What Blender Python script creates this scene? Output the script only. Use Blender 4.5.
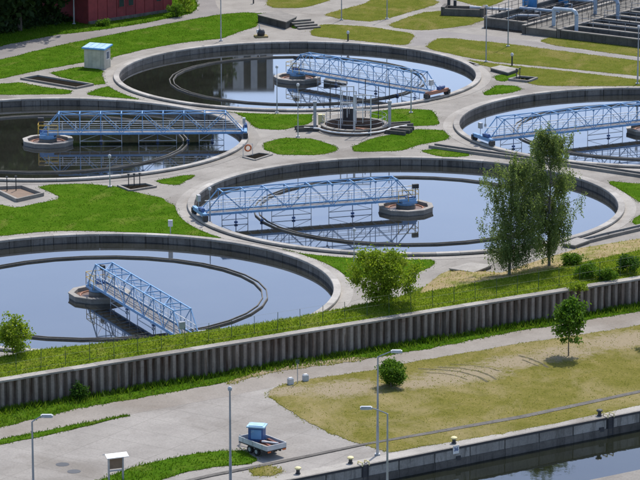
import bpy, math, random
import numpy as np
from mathutils import Vector, Matrix
from mathutils.geometry import delaunay_2d_cdt

R = math.radians
random.seed(7)
rng = np.random.default_rng(7)
scene = bpy.context.scene
for o in list(bpy.data.objects):
    bpy.data.objects.remove(o)
col = scene.collection

# ------------------------------------------------------------------ camera, sky, sun, exposure
CAM_H = 77.0
FPX = 3540.0                      # focal length in pixels of a 640 px wide picture
PITCH = math.atan(849 / FPX)
cam_d = bpy.data.cameras.new('camera')
cam_d.sensor_width = 36
cam_d.lens = 36 * FPX / 640
cam_d.clip_start = 1
cam_d.clip_end = 20000
cam = bpy.data.objects.new('camera', cam_d)
cam.location = (0, 0, CAM_H)
cam.rotation_euler = (math.pi / 2 - PITCH, 0, 0)
col.objects.link(cam)
scene.camera = cam

SUN_EL, SUN_AZ = 57.0, 22.0       # azimuth from +Y towards +X
world = bpy.data.worlds.new('World')
scene.world = world
world.use_nodes = True
wn = world.node_tree
bg = wn.nodes['Background']
sky = wn.nodes.new('ShaderNodeTexSky')
sky.sky_type = 'NISHITA'
sky.sun_disc = False
sky.sun_elevation = R(SUN_EL)
sky.sun_rotation = R(SUN_AZ)
sky.altitude = 100
sky.air_density = 1.0
sky.dust_density = 2.0
sky.ozone_density = 3.0
wn.links.new(sky.outputs[0], bg.inputs[0])
bg.inputs[1].default_value = 0.15

sd = bpy.data.lights.new('sun', 'SUN')
sd.energy = 3.0
sd.angle = R(0.5)
sd.color = (1.0, 0.95, 0.88)
sun = bpy.data.objects.new('sun', sd)
sdir = Vector((math.cos(R(SUN_EL)) * math.sin(R(SUN_AZ)), math.cos(R(SUN_EL)) * math.cos(R(SUN_AZ)), math.sin(R(SUN_EL))))
sun.rotation_euler = sdir.to_track_quat('Z', 'Y').to_euler()
sun.location = (0, 300, 200)
col.objects.link(sun)

scene.view_settings.view_transform = 'Standard'
scene.view_settings.look = 'None'
scene.view_settings.gamma = 1
scene.view_settings.exposure = 0.52

# ------------------------------------------------------------------ helpers
def G(px, py, z=0.0):
    """map position (metres) of a surveyed point: photograph coordinates to the level z"""
    u = (px - 320) / FPX
    v = (240 - py) / FPX
    d = Vector((u, math.cos(PITCH) + v * math.sin(PITCH), -math.sin(PITCH) + v * math.cos(PITCH)))
    t = (z - CAM_H) / d.z
    return Vector((d.x * t, d.y * t, z))

def GP(pts, z=0.0):
    return [G(a, b, z) for a, b in pts]

class MB:
    def __init__(self):
        self.v = []
        self.f = []
    def add(self, vs, fs):
        n = len(self.v)
        self.v += [tuple(p) for p in vs]
        self.f += [tuple(i + n for i in q) for q in fs]
        return self
    def box(self, c, s, rz=0.0, taper=1.0):
        cx, cy, cz = c
        hx, hy, hz = s[0] / 2, s[1] / 2, s[2] / 2
        ca, sa = math.cos(rz), math.sin(rz)
        vs = []
        for dz in (-1, 1):
            k = 1.0 if dz < 0 else taper
            for dx, dy in ((-1, -1), (1, -1), (1, 1), (-1, 1)):
                x, y = dx * hx * k, dy * hy * k
                vs.append((cx + x * ca - y * sa, cy + x * sa + y * ca, cz + dz * hz))
        return self.add(vs, [(0, 3, 2, 1), (4, 5, 6, 7), (0, 1, 5, 4), (1, 2, 6, 5), (2, 3, 7, 6), (3, 0, 4, 7)])
    def tube(self, p, q, r, n=6, r2=None):
        p = Vector(p); q = Vector(q)
        d = (q - p)
        if d.length < 1e-6:
            return self
        d.normalize()
        a = d.orthogonal().normalized()
        b = d.cross(a)
        r2 = r if r2 is None else r2
        vs = [p + (a * math.cos(t) + b * math.sin(t)) * r for t in [2 * math.pi * i / n for i in range(n)]]
        vs += [q + (a * math.cos(t) + b * math.sin(t)) * r2 for t in [2 * math.pi * i / n for i in range(n)]]
        fs = [(i, (i + 1) % n, n + (i + 1) % n, n + i) for i in range(n)]
        fs += [tuple(range(n))[::-1], tuple(range(n, 2 * n))]
        return self.add(vs, fs)
    def bar(self, p, q, w, h):
        p = Vector(p); q = Vector(q)
        d = (q - p).normalized()
        up = Vector((0, 0, 1))
        if abs(d.z) > 0.98:
            up = Vector((1, 0, 0))
        s = d.cross(up).normalized() * (w / 2)
        t = s.cross(d).normalized() * (h / 2)
        vs = [p - s - t, p + s - t, p + s + t, p - s + t, q - s - t, q + s - t, q + s + t, q - s + t]
        return self.add(vs, [(0, 1, 2, 3), (7, 6, 5, 4), (0, 4, 5, 1), (1, 5, 6, 2), (2, 6, 7, 3), (3, 7, 4, 0)])
    def path(self, pts, r, n=6):
        for a, b in zip(pts, pts[1:]):
            self.tube(a, b, r, n)
        return self
    def lathe(self, prof, n, a0=0.0, a1=2 * math.pi, closed_prof=True, c=(0, 0, 0)):
        full = abs(a1 - a0 - 2 * math.pi) < 1e-6
        m = n if full else n + 1
        k = len(prof)
        vs = []
        for i in range(m):
            t = a0 + (a1 - a0) * i / n
            for r, z in prof:
                vs.append((c[0] + r * math.cos(t), c[1] + r * math.sin(t), c[2] + z))
        fs = []
        for i in range(n):
            j = (i + 1) % m
            for q in range(k if closed_prof else k - 1):
                w = (q + 1) % k
                fs.append((i * k + q, j * k + q, j * k + w, i * k + w))
        if not full and closed_prof:
            fs.append(tuple(range(k)))
            fs.append(tuple(range((m - 1) * k, m * k))[::-1])
        return self.add(vs, fs)
    def prism(self, poly, z0, z1):
        n = len(poly)
        vs = [(p[0], p[1], z0) for p in poly] + [(p[0], p[1], z1) for p in poly]
        fs = [(i, (i + 1) % n, n + (i + 1) % n, n + i) for i in range(n)]
        fs += [tuple(range(n))[::-1], tuple(range(n, 2 * n))]
        return self.add(vs, fs)
    def disc(self, c, r, n=24):
        vs = [(c[0] + r * math.cos(2 * math.pi * i / n), c[1] + r * math.sin(2 * math.pi * i / n), c[2]) for i in range(n)]
        return self.add(vs, [tuple(range(n))])
    def mesh(self, name, mat, smooth=False):
        me = bpy.data.meshes.new(name)
        me.from_pydata(self.v, [], self.f)
        me.materials.append(mat)
        if smooth:
            me.polygons.foreach_set('use_smooth', [True] * len(me.polygons))
        me.update()
        return me
    def build(self, name, mat, parent=None, loc=None, smooth=False, fix=True):
        me = self.mesh(name, mat, smooth)
        if fix:
            import bmesh
            bm = bmesh.new(); bm.from_mesh(me)
            bmesh.ops.recalc_face_normals(bm, faces=bm.faces)
            bm.to_mesh(me); bm.free()
        return link(name, me, parent, loc)

def link(name, me, parent=None, loc=None, rz=None):
    o = bpy.data.objects.new(name, me)
    col.objects.link(o)
    if parent is not None:
        o.parent = parent
    if loc is not None:
        o.location = loc
    if rz is not None:
        o.rotation_euler = (0, 0, rz)
    return o

def tag(o, label, cat, group=None):
    o['label'] = label
    o['category'] = cat
    if group:
        o['group'] = group
    return o

def struct(o, kind='structure', label=None):
    o['kind'] = kind
    if label:
        o['label'] = label
    return o

def thing(name, label, cat, loc=(0, 0, 0), rz=0.0, group=None):
    o = link(name, None, None, loc, rz)
    o.empty_display_size = 0.5
    return tag(o, label, cat, group)

KIDS = {}
def copy_tree(o, parent=None):
    c = o.copy()
    col.objects.link(c)
    if parent is not None:
        c.parent = parent
    for ch in [x for x in ALLKIDS(o)]:
        copy_tree(ch, c)
    return c
def ALLKIDS(o):
    return [x for x in col.objects if x.parent == o]

LOW = -1.2                  # level of the quay side
# ------------------------------------------------------------------ materials
def new_mat(name):
    m = bpy.data.materials.new(name)
    m.use_nodes = True
    nt = m.node_tree
    return m, nt, nt.nodes['Principled BSDF']

def ramp(nt, fac, stops):
    r = nt.nodes.new('ShaderNodeValToRGB')
    el = r.color_ramp.elements
    el[0].position, el[0].color = stops[0][0], (*stops[0][1], 1)
    el[1].position, el[1].color = stops[-1][0], (*stops[-1][1], 1)
    for p, c in stops[1:-1]:
        e = el.new(p); e.color = (*c, 1)
    nt.links.new(fac, r.inputs[0])
    return r.outputs[0]

def pos(nt, scale=(1, 1, 1), rot=(0, 0, 0)):
    g = nt.nodes.new('ShaderNodeNewGeometry')
    mp = nt.nodes.new('ShaderNodeMapping')
    mp.inputs['Scale'].default_value = scale
    mp.inputs['Rotation'].default_value = rot
    nt.links.new(g.outputs['Position'], mp.inputs['Vector'])
    return mp.outputs[0]

def noise(nt, vec, scale, detail=4, rough=0.6, dist=0.0):
    n = nt.nodes.new('ShaderNodeTexNoise')
    n.inputs['Scale'].default_value = scale
    n.inputs['Detail'].default_value = detail
    n.inputs['Roughness'].default_value = rough
    n.inputs['Distortion'].default_value = dist
    nt.links.new(vec, n.inputs['Vector'])
    return n.outputs['Fac']

def mixc(nt, a, b, fac, mode='MIX'):
    m = nt.nodes.new('ShaderNodeMix')
    m.data_type = 'RGBA'
    m.blend_type = mode
    def put(sock, v):
        if isinstance(v, (tuple, list)):
            sock.default_value = (*v, 1)
        elif isinstance(v, float):
            sock.default_value = v
        else:
            nt.links.new(v, sock)
    put(m.inputs[6], a); put(m.inputs[7], b)
    if isinstance(fac, (float, int)):
        m.inputs[0].default_value = fac
    else:
        nt.links.new(fac, m.inputs[0])
    return m.outputs[2]

def bump(nt, bsdf, h, strength, dist=0.05):
    b = nt.nodes.new('ShaderNodeBump')
    b.inputs['Strength'].default_value = strength
    b.inputs['Distance'].default_value = dist
    nt.links.new(h, b.inputs['Height'])
    nt.links.new(b.outputs[0], bsdf.inputs['Normal'])

def mat_concrete(name, c1, c2, stain=(0.12, 0.11, 0.10), scale=0.35, stain_amt=0.5, vert=False, rough=0.9, joints=None):
    m, nt, b = new_mat(name)
    p = pos(nt)
    n1 = noise(nt, p, scale, 6, 0.65)
    base = ramp(nt, n1, [(0.3, c1), (0.7, c2)])
    n2 = noise(nt, pos(nt, (1, 1, 0.12)) if vert else p, 2.2 if vert else 0.12, 5, 0.6, 0.6)
    f = ramp(nt, n2, [(0.5, (0, 0, 0)), (0.72, (stain_amt,) * 3)])
    c = mixc(nt, base, stain, f)
    n4 = noise(nt, p, 0.75, 7, 0.72, 1.2)
    c = mixc(nt, c, stain, ramp(nt, n4, [(0.56, (0, 0, 0)), (0.70, (stain_amt * 0.55,) * 3)]))
    oi = nt.nodes.new('ShaderNodeObjectInfo')
    c = mixc(nt, c, ramp(nt, oi.outputs['Random'], [(0.0, (0.74, 0.72, 0.70)), (1.0, (1.14, 1.12, 1.10))]), 1.0, 'MULTIPLY')
    n3 = noise(nt, p, 6.0, 3, 0.7)
    sp = ramp(nt, n3, [(0.25, (0.78,) * 3), (0.6, (1.05,) * 3)])
    c = mixc(nt, c, sp, 1.0, 'MULTIPLY')
    if joints:
        br = nt.nodes.new('ShaderNodeTexBrick')
        br.offset = 0.0
        br.inputs['Color1'].default_value = (1, 1, 1, 1)
        br.inputs['Color2'].default_value = (0.93, 0.93, 0.92, 1)
        br.inputs['Mortar'].default_value = (0.5, 0.49, 0.46, 1)
        br.inputs['Scale'].default_value = 1.0
        br.inputs['Mortar Size'].default_value = 0.03
        br.inputs['Brick Width'].default_value = joints[0]
        br.inputs['Row Height'].default_value = joints[1]
        nt.links.new(pos(nt, (1, 1, 1), (0, 0, R(joints[2]))), br.inputs['Vector'])
        c = mixc(nt, c, br.outputs[0], 0.6, 'MULTIPLY')
    nt.links.new(c, b.inputs['Base Color'])
    b.inputs['Roughness'].default_value = rough
    bump(nt, b, n3, 0.3, 0.03)
    return m

def mat_paint(name, c, rough=0.45, wear=None, wear_amt=0.5, metallic=0.0):
    m, nt, b = new_mat(name)
    p = pos(nt)
    n1 = noise(nt, p, 1.3, 5, 0.65)
    lo = tuple(x * 0.78 for x in c); hi = tuple(min(1, x * 1.12) for x in c)
    cc = ramp(nt, n1, [(0.3, lo), (0.7, hi)])
    oi = nt.nodes.new('ShaderNodeObjectInfo')
    cc = mixc(nt, cc, ramp(nt, oi.outputs['Random'], [(0.0, (0.80, 0.82, 0.86)), (1.0, (1.12, 1.08, 1.04))]), 1.0, 'MULTIPLY')
    if wear:
        n2 = noise(nt, p, 3.5, 6, 0.7)
        cc = mixc(nt, cc, wear, ramp(nt, n2, [(0.58, (0, 0, 0)), (0.68, (wear_amt,) * 3)]))
    nt.links.new(cc, b.inputs['Base Color'])
    b.inputs['Roughness'].default_value = rough
    b.inputs['Metallic'].default_value = metallic
    return m

def mat_grass(name, dark, mid, light, dry=None, dry_lo=0.55, dry_hi=0.75, dry_scale=0.16, spots=(), soil=(0.34, 0.28, 0.19)):
    m, nt, b = new_mat(name)
    p = pos(nt)
    n1 = noise(nt, p, 0.45, 6, 0.7, 0.4)
    n2 = noise(nt, p, 5.0, 4, 0.75)
    c = ramp(nt, n1, [(0.28, dark), (0.5, mid), (0.75, light)])
    c = mixc(nt, c, ramp(nt, n2, [(0.25, (0.6, 0.62, 0.6)), (0.7, (1.2, 1.15, 1.1))]), 1.0, 'MULTIPLY')
    if dry:
        n3 = noise(nt, pos(nt, (1, 0.55, 1), (0, 0, R(-32))), dry_scale, 5, 0.65, 0.5)
        c = mixc(nt, c, dry, ramp(nt, n3, [(dry_lo, (0, 0, 0)), (dry_hi, (0.85,) * 3)]))
    if spots:
        tot = None
        ns = noise(nt, p, 1.4, 8, 0.75, 0.8)
        for wx, wy, rx, ry, ang in spots:
            g = nt.nodes.new('ShaderNodeNewGeometry')
            mp = nt.nodes.new('ShaderNodeMapping'); mp.vector_type = 'TEXTURE'
            mp.inputs['Location'].default_value = (wx, wy, LOW)
            mp.inputs['Rotation'].default_value = (0, 0, R(ang))
            mp.inputs['Scale'].default_value = (rx, ry, 5)
            nt.links.new(g.outputs['Position'], mp.inputs['Vector'])
            vl = nt.nodes.new('ShaderNodeVectorMath'); vl.operation = 'LENGTH'
            nt.links.new(mp.outputs[0], vl.inputs[0])
            m1 = nt.nodes.new('ShaderNodeMath'); m1.operation = 'SUBTRACT'; m1.inputs[0].default_value = 1.0
            nt.links.new(vl.outputs['Value'], m1.inputs[1])
            if tot is None:
                tot = m1.outputs[0]
            else:
                mm = nt.nodes.new('ShaderNodeMath'); mm.operation = 'MAXIMUM'
                nt.links.new(tot, mm.inputs[0]); nt.links.new(m1.outputs[0], mm.inputs[1])
                tot = mm.outputs[0]
        ad = nt.nodes.new('ShaderNodeMath'); ad.operation = 'MULTIPLY_ADD'
        nt.links.new(ns, ad.inputs[0]); ad.inputs[1].default_value = 2.4
        nt.links.new(tot, ad.inputs[2])
        c = mixc(nt, c, mixc(nt, soil, tuple(x * .72 for x in soil), n2), mrange(nt, ad.outputs[0], 1.0, 1.6))
    nt.links.new(c, b.inputs['Base Color'])
    b.inputs['Roughness'].default_value = 0.95
    b.inputs['Specular IOR Level'].default_value = 0.0
    bump(nt, b, n2, 0.8, 0.12)
    return m

def mrange(nt, v, a, b_):
    m = nt.nodes.new('ShaderNodeMapRange')
    m.inputs['From Min'].default_value = a; m.inputs['From Max'].default_value = b_
    m.inputs['To Max'].default_value = 0.9
    nt.links.new(v, m.inputs['Value'])
    return m.outputs[0]

def mat_leaf(name, c1, c2, c3, trans=0.35, rough=0.6):
    m, nt, b = new_mat(name)
    g = nt.nodes.new('ShaderNodeNewGeometry')
    n1 = noise(nt, pos(nt), 0.8, 3, 0.6)
    mx = nt.nodes.new('ShaderNodeMath'); mx.operation = 'MULTIPLY_ADD'
    nt.links.new(g.outputs['Random Per Island'], mx.inputs[0])
    mx.inputs[1].default_value = 0.5
    nt.links.new(n1, mx.inputs[2])
    c = ramp(nt, mx.outputs[0], [(0.35, c1), (0.75, c2), (1.05, c3)])
    nt.links.new(c, b.inputs['Base Color'])
    b.inputs['Roughness'].default_value = rough
    b.inputs['Specular IOR Level'].default_value = 0.1
    t = nt.nodes.new('ShaderNodeBsdfTranslucent')
    hs = mixc(nt, c, (1.25, 1.3, 0.7), 1.0, 'MULTIPLY')
    nt.links.new(hs, t.inputs[0])
    ms = nt.nodes.new('ShaderNodeMixShader')
    ms.inputs[0].default_value = trans
    nt.links.new(b.outputs[0], ms.inputs[1]); nt.links.new(t.outputs[0], ms.inputs[2])
    nt.links.new(ms.outputs[0], nt.nodes['Material Output'].inputs[0])
    return m

def mat_water(name, c, ripple=0.0, rscale=1.0, rough=0.025, refl=1.62):
    m, nt, b = new_mat(name)
    n1 = noise(nt, pos(nt), 0.15, 4, 0.6)
    nt.links.new(ramp(nt, n1, [(0.3, tuple(x * 0.7 for x in c)), (0.7, tuple(x * 1.3 for x in c))]), b.inputs['Base Color'])
    b.inputs['Roughness'].default_value = 0.8
    b.inputs['Specular IOR Level'].default_value = 0.0
    gl = nt.nodes.new('ShaderNodeBsdfGlossy')
    gl.inputs['Color'].default_value = (0.92, 0.92, 1.0, 1)
    gl.inputs['Roughness'].default_value = rough
    fr = nt.nodes.new('ShaderNodeFresnel')
    fr.inputs['IOR'].default_value = 1.33
    mu = nt.nodes.new('ShaderNodeMath'); mu.operation = 'MULTIPLY'; mu.use_clamp = True
    mu.inputs[1].default_value = refl
    nt.links.new(fr.outputs[0], mu.inputs[0])
    ms = nt.nodes.new('ShaderNodeMixShader')
    nt.links.new(mu.outputs[0], ms.inputs[0])
    nt.links.new(b.outputs[0], ms.inputs[1]); nt.links.new(gl.outputs[0], ms.inputs[2])
    nt.links.new(ms.outputs[0], nt.nodes['Material Output'].inputs[0])
    if ripple:
        n2 = noise(nt, pos(nt), rscale, 3, 0.6)
        bump(nt, b, n2, ripple, 0.02)
        nt.links.new(b.inputs['Normal'].links[0].from_socket, gl.inputs['Normal'])
    return m

M = {}
M['pave'] = mat_concrete('plant_pavement', (0.195, 0.180, 0.158), (0.305, 0.287, 0.256), (0.115, 0.098, 0.078), 0.22, 0.8, joints=(5.0, 5.0, 33))
M['walk'] = mat_concrete('rim_concrete', (0.24, 0.226, 0.202), (0.335, 0.316, 0.283), (0.15, 0.132, 0.11), 0.35, 0.75)
M['coping'] = mat_concrete('coping_concrete', (0.31, 0.295, 0.268), (0.42, 0.40, 0.365), (0.16, 0.145, 0.125), 0.7, 0.7)
M['tankwall'] = mat_concrete('tank_wall_concrete', (0.115, 0.105, 0.092), (0.20, 0.185, 0.165), (0.03, 0.026, 0.022), 0.6, 0.85, vert=True)
M['darkconc'] = mat_concrete('dark_concrete', (0.085, 0.078, 0.068), (0.15, 0.14, 0.125), (0.03, 0.027, 0.023), 0.6, 0.7, vert=True)
M['rustconc'] = mat_concrete('rust_stained_concrete', (0.13, 0.085, 0.06), (0.20, 0.15, 0.115), (0.06, 0.035, 0.022), 0.6, 0.8, vert=True)
M['conc'] = mat_concrete('grey_concrete', (0.220, 0.206, 0.184), (0.308, 0.291, 0.261), (0.088, 0.082, 0.071), 0.7, 0.6)
M['trough'] = mat_concrete('trough_concrete', (0.12, 0.112, 0.095), (0.20, 0.19, 0.165), (0.05, 0.045, 0.036), 0.6, 0.7)
M['apron'] = mat_concrete('apron_concrete', (0.215, 0.200, 0.180), (0.295, 0.278, 0.252), (0.145, 0.128, 0.105), 0.25, 0.7, joints=(6.0, 3.0, 33))
M['road'] = mat_concrete('road_concrete', (0.285, 0.260, 0.225), (0.365, 0.335, 0.295), (0.21, 0.175, 0.135), 0.35, 0.6)
M['asphalt'] = mat_concrete('asphalt', (0.191, 0.177, 0.167), (0.250, 0.234, 0.218), (0.147, 0.135, 0.121), 0.35, 0.5)
M['quay'] = mat_concrete('quay_concrete', (0.235, 0.220, 0.194), (0.345, 0.326, 0.295), (0.066, 0.060, 0.050), 0.5, 0.8, vert=True)
M['pile'] = mat_concrete('sheet_pile_steel', (0.20, 0.158, 0.130), (0.33, 0.278, 0.242), (0.11, 0.055, 0.030), 0.45, 0.95, vert=True, rough=0.8)
M['sand'] = mat_grass('dry_sandy_grass', (0.23, 0.18, 0.095), (0.33, 0.265, 0.15), (0.39, 0.325, 0.195), (0.13, 0.16, 0.025), 0.48, 0.66, 0.35)
M['lawn'] = mat_grass('green_lawn', (0.038, 0.098, 0.006), (0.060, 0.130, 0.009), (0.098, 0.165, 0.016), (0.18, 0.18, 0.045), 0.56, 0.82, 0.35)
M['lawn2'] = mat_grass('yellowish_lawn', (0.082, 0.112, 0.016), (0.122, 0.140, 0.026), (0.170, 0.165, 0.042), (0.24, 0.185, 0.075), 0.50, 0.76, 0.25)
M['lawn3'] = mat_grass('worn_lawn', (0.120, 0.122, 0.024), (0.172, 0.160, 0.044), (0.225, 0.192, 0.070), (0.30, 0.24, 0.13), 0.47, 0.70, 0.17,
                      spots=[(G(a_, b_, LOW).x, G(a_, b_, LOW).y, rx_, ry_, 31) for a_, b_, rx_, ry_ in ((343, 389, 3.4, 2.4), (290, 391, 2.2, 1.4), (462, 375, 4.4, 2.6), (515, 362, 3.4, 2.0), (560, 354, 3.6, 2.2), (625, 340, 5.0, 2.4), (420, 384, 2.4, 1.4))])
M['bare'] = mat_grass('bare_earth', (0.25, 0.205, 0.13), (0.31, 0.26, 0.175), (0.36, 0.30, 0.21), (0.15, 0.145, 0.04), 0.5, 0.7, 0.5)
M['rut'] = mat_grass('wheel_rut_soil', (0.10, 0.09, 0.06), (0.13, 0.12, 0.08), (0.17, 0.15, 0.10))
M['bank'] = mat_grass('bank_grass', (0.09, 0.150, 0.008), (0.13, 0.19, 0.014), (0.19, 0.22, 0.028), (0.27, 0.23, 0.08), 0.58, 0.82, 0.4)
M['blade'] = mat_leaf('grass_blade', (0.050, 0.118, 0.004), (0.075, 0.150, 0.007), (0.115, 0.18, 0.014), 0.35, 0.7)
M['blade4'] = mat_leaf('bank_grass_blade', (0.12, 0.185, 0.014), (0.17, 0.23, 0.024), (0.26, 0.28, 0.06), 0.35, 0.7)
M['blade2'] = mat_leaf('dry_grass_blade', (0.19, 0.21, 0.03), (0.26, 0.26, 0.055), (0.36, 0.32, 0.10), 0.35, 0.7)
M['blade3'] = mat_leaf('tall_grass_blade', (0.062, 0.135, 0.007), (0.10, 0.18, 0.012), (0.165, 0.225, 0.03), 0.4, 0.7)
M['water'] = mat_water('settling_water', (0.022, 0.023, 0.018), 0.02, 0.7, 0.035)
M['canal'] = mat_water('canal_water', (0.014, 0.016, 0.009), 0.22, 0.9, 0.03, 1.35)
M['scum'] = mat_water('brown_scum', (0.115, 0.062, 0.032), 0.3, 2.0, 0.35, 0.5)
M['dwater'] = mat_water('basin_water', (0.035, 0.028, 0.02), 0.3, 2.0, 0.25, 0.55)
M['blue'] = mat_paint('bridge_blue_paint', (0.16, 0.34, 0.58), 0.55, (0.38, 0.43, 0.48), 0.65)
M['blued'] = mat_paint('dark_blue_paint', (0.045, 0.105, 0.27), 0.5)
M['bluel'] = mat_paint('light_blue_paint', (0.36, 0.56, 0.72), 0.45)
M['bluer'] = mat_paint('roof_blue_paint', (0.09, 0.33, 0.68), 0.4)
M['white'] = mat_paint('white_paint', (0.72, 0.72, 0.70), 0.5, (0.4, 0.38, 0.34), 0.4)
M['cream'] = mat_paint('cream_paint', (0.50, 0.47, 0.37), 0.7, (0.38, 0.35, 0.27), 0.5)
M['galv'] = mat_paint('galvanised_steel', (0.40, 0.42, 0.44), 0.45, None, 0, 0.3)
M['galvl'] = mat_paint('pale_grey_steel', (0.52, 0.54, 0.56), 0.45, (0.4, 0.33, 0.26), 0.3)
M['bluegrey'] = mat_paint('blue_grey_pipe', (0.40, 0.48, 0.56), 0.45)
M['dark'] = mat_paint('dark_steel', (0.035, 0.037, 0.042), 0.55)
M['rubber'] = mat_paint('rubber', (0.015, 0.015, 0.016), 0.85)
M['rust'] = mat_paint('rusty_steel', (0.36, 0.17, 0.11), 0.8, (0.55, 0.40, 0.34), 0.6)
M['grating'] = mat_paint('deck_grating', (0.20, 0.19, 0.185), 0.8, (0.13, 0.10, 0.08), 0.6)
M['yellow'] = mat_paint('yellow_paint', (0.65, 0.42, 0.05), 0.5)
M['paley'] = mat_paint('pale_yellow_paint', (0.75, 0.66, 0.33), 0.5)
M['orange'] = mat_paint('orange_plastic', (0.65, 0.16, 0.04), 0.5)
M['brick'] = mat_paint('red_facade', (0.25, 0.036, 0.040), 0.8, (0.12, 0.03, 0.03), 0.7)
M['green'] = mat_paint('fence_green_paint', (0.035, 0.075, 0.04), 0.55)
M['wood'] = mat_paint('old_timber', (0.22, 0.15, 0.10), 0.85, (0.10, 0.07, 0.05), 0.6)
M['wood2'] = mat_paint('red_brown_timber', (0.20, 0.07, 0.05), 0.85)
M['bark'] = mat_paint('bark', (0.11, 0.085, 0.065), 0.9)
M['birch'] = mat_paint('birch_bark', (0.20, 0.185, 0.165), 0.85, (0.04, 0.036, 0.03), 0.9)
M['soil'] = mat_paint('dark_soil', (0.06, 0.05, 0.042), 0.95)
M['pitdark'] = mat_paint('pit_floor_painted_shade', (0.018, 0.016, 0.013), 0.7)  # dark soil, blackened so the colour stands for a deep pit's shade
M['pitdark'].node_tree.nodes['Principled BSDF'].inputs['Specular IOR Level'].default_value = 0.0
M['glass'] = mat_paint('window_glass', (0.03, 0.04, 0.055), 0.1)
M['leaf_birch'] = mat_leaf('birch_leaves', (0.07, 0.105, 0.038), (0.13, 0.18, 0.065), (0.23, 0.28, 0.11), 0.5)
M['leaf_lime'] = mat_leaf('lime_green_leaves', (0.11, 0.18, 0.014), (0.19, 0.27, 0.022), (0.29, 0.35, 0.045), 0.45)
M['leaf_mid'] = mat_leaf('mid_green_leaves', (0.05, 0.11, 0.012), (0.09, 0.18, 0.018), (0.15, 0.25, 0.03), 0.4)
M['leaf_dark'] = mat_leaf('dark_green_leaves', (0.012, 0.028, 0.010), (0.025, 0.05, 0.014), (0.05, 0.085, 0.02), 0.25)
M['leaf_deep'] = mat_leaf('deep_green_leaves', (0.025, 0.062, 0.010), (0.045, 0.105, 0.014), (0.075, 0.15, 0.02), 0.3)

# ------------------------------------------------------------------ layout constants (metres)
TANKS = [(-2.6, 402.4), (8.35, 335.7), (-19.4, 301.7), (-28.8, 367.0), (35.6, 373.2)]
TR = 21.25                  # outer radius of the coping
WELL = G(354.5, 129, 0.0)   # distribution chamber
WATER_Z = -0.5
WALL_TOP = 1.2
WDIR = Vector((1, 0.62, 0)).normalized()
WN = Vector((-WDIR.y, WDIR.x, 0))          # away from the camera
W0 = Vector((-25.3, 268.4, 0))
def wall_at(x):
    return Vector((x, W0.y + 0.62 * (x - W0.x), 0))
CANAL_Z = -2.7

def cdt_faces(loops, keep):
    """triangulate loops; keep(x,y) decides which triangles stay"""
    vs, es = [], []
    for lp in loops:
        n = len(vs)
        vs += [Vector((p[0], p[1])) for p in lp]
        es += [(n + i, n + (i + 1) % len(lp)) for i in range(len(lp))]
    v, e, f, *_ = delaunay_2d_cdt(vs, es, [], 0, 1e-5)
    out = []
    for t in f:
        cx = sum(v[i].x for i in t) / len(t); cy = sum(v[i].y for i in t) / len(t)
        if keep(cx, cy):
            out.append(tuple(t))
    return v, out

def circle(c, r, n):
    return [(c[0] + r * math.cos(2 * math.pi * i / n), c[1] + r * math.sin(2 * math.pi * i / n)) for i in range(n)]

def in_poly(P, x, y):
    r = False
    n = len(P)
    j = n - 1
    for i in range(n):
        if (P[i][1] > y) != (P[j][1] > y) and x < (P[j][0] - P[i][0]) * (y - P[i][1]) / (P[j][1] - P[i][1]) + P[i][0]:
            r = not r
        j = i
    return r

def in_poly_np(P, X, Y):
    r = np.zeros(X.shape, bool)
    n = len(P); j = n - 1
    for i in range(n):
        xi, yi = P[i][0], P[i][1]; xj, yj = P[j][0], P[j][1]
        if yi != yj:
            c = ((yi > Y) != (yj > Y)) & (X < (xj - xi) * (Y - yi) / (yj - yi) + xi)
            r ^= c
        j = i
    return r

# ------------------------------------------------------------------ ground of the plant, with holes for the tanks
A0, A1 = wall_at(-170) + WN * 0.9, wall_at(190) + WN * 0.9
plant = [(A0.x, A0.y), (A1.x, A1.y), (190, 560), (-170, 560)]
holes = [circle(t, 20.9, 72) for t in TANKS] + [circle(WELL, 3.3, 32)]
def keep_plant(x, y):
    if not in_poly(plant, x, y):
        return False
    for t in TANKS:
        if math.hypot(x - t[0], y - t[1]) < 20.85:
            return False
    return math.hypot(x - WELL.x, y - WELL.y) > 3.28
v, f = cdt_faces([plant] + holes, keep_plant)
mb = MB(); mb.add([(p.x, p.y, 0) for p in v], f)
struct(mb.build('ground', M['pave']))

# land beyond the plant, out to the horizon
mb = MB()
B = 9000
mb.add([(-B, 559.9, -0.02), (B, 559.9, -0.02), (B, B, -0.02), (-B, B, -0.02)], [(0, 1, 2, 3)])
L0, L1 = wall_at(-B), wall_at(B)
mb.add([(-B, A0.y, -0.02), (A0.x, A0.y, -0.02), (-170, 559.9, -0.02), (-B, 559.9, -0.02)], [(0, 1, 2, 3)])
mb.add([(A1.x, A1.y, -0.02), (B, A1.y, -0.02), (B, 559.9, -0.02), (190, 559.9, -0.02)], [(0, 1, 2, 3)])
struct(mb.build('terrain', M['lawn2']))

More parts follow.
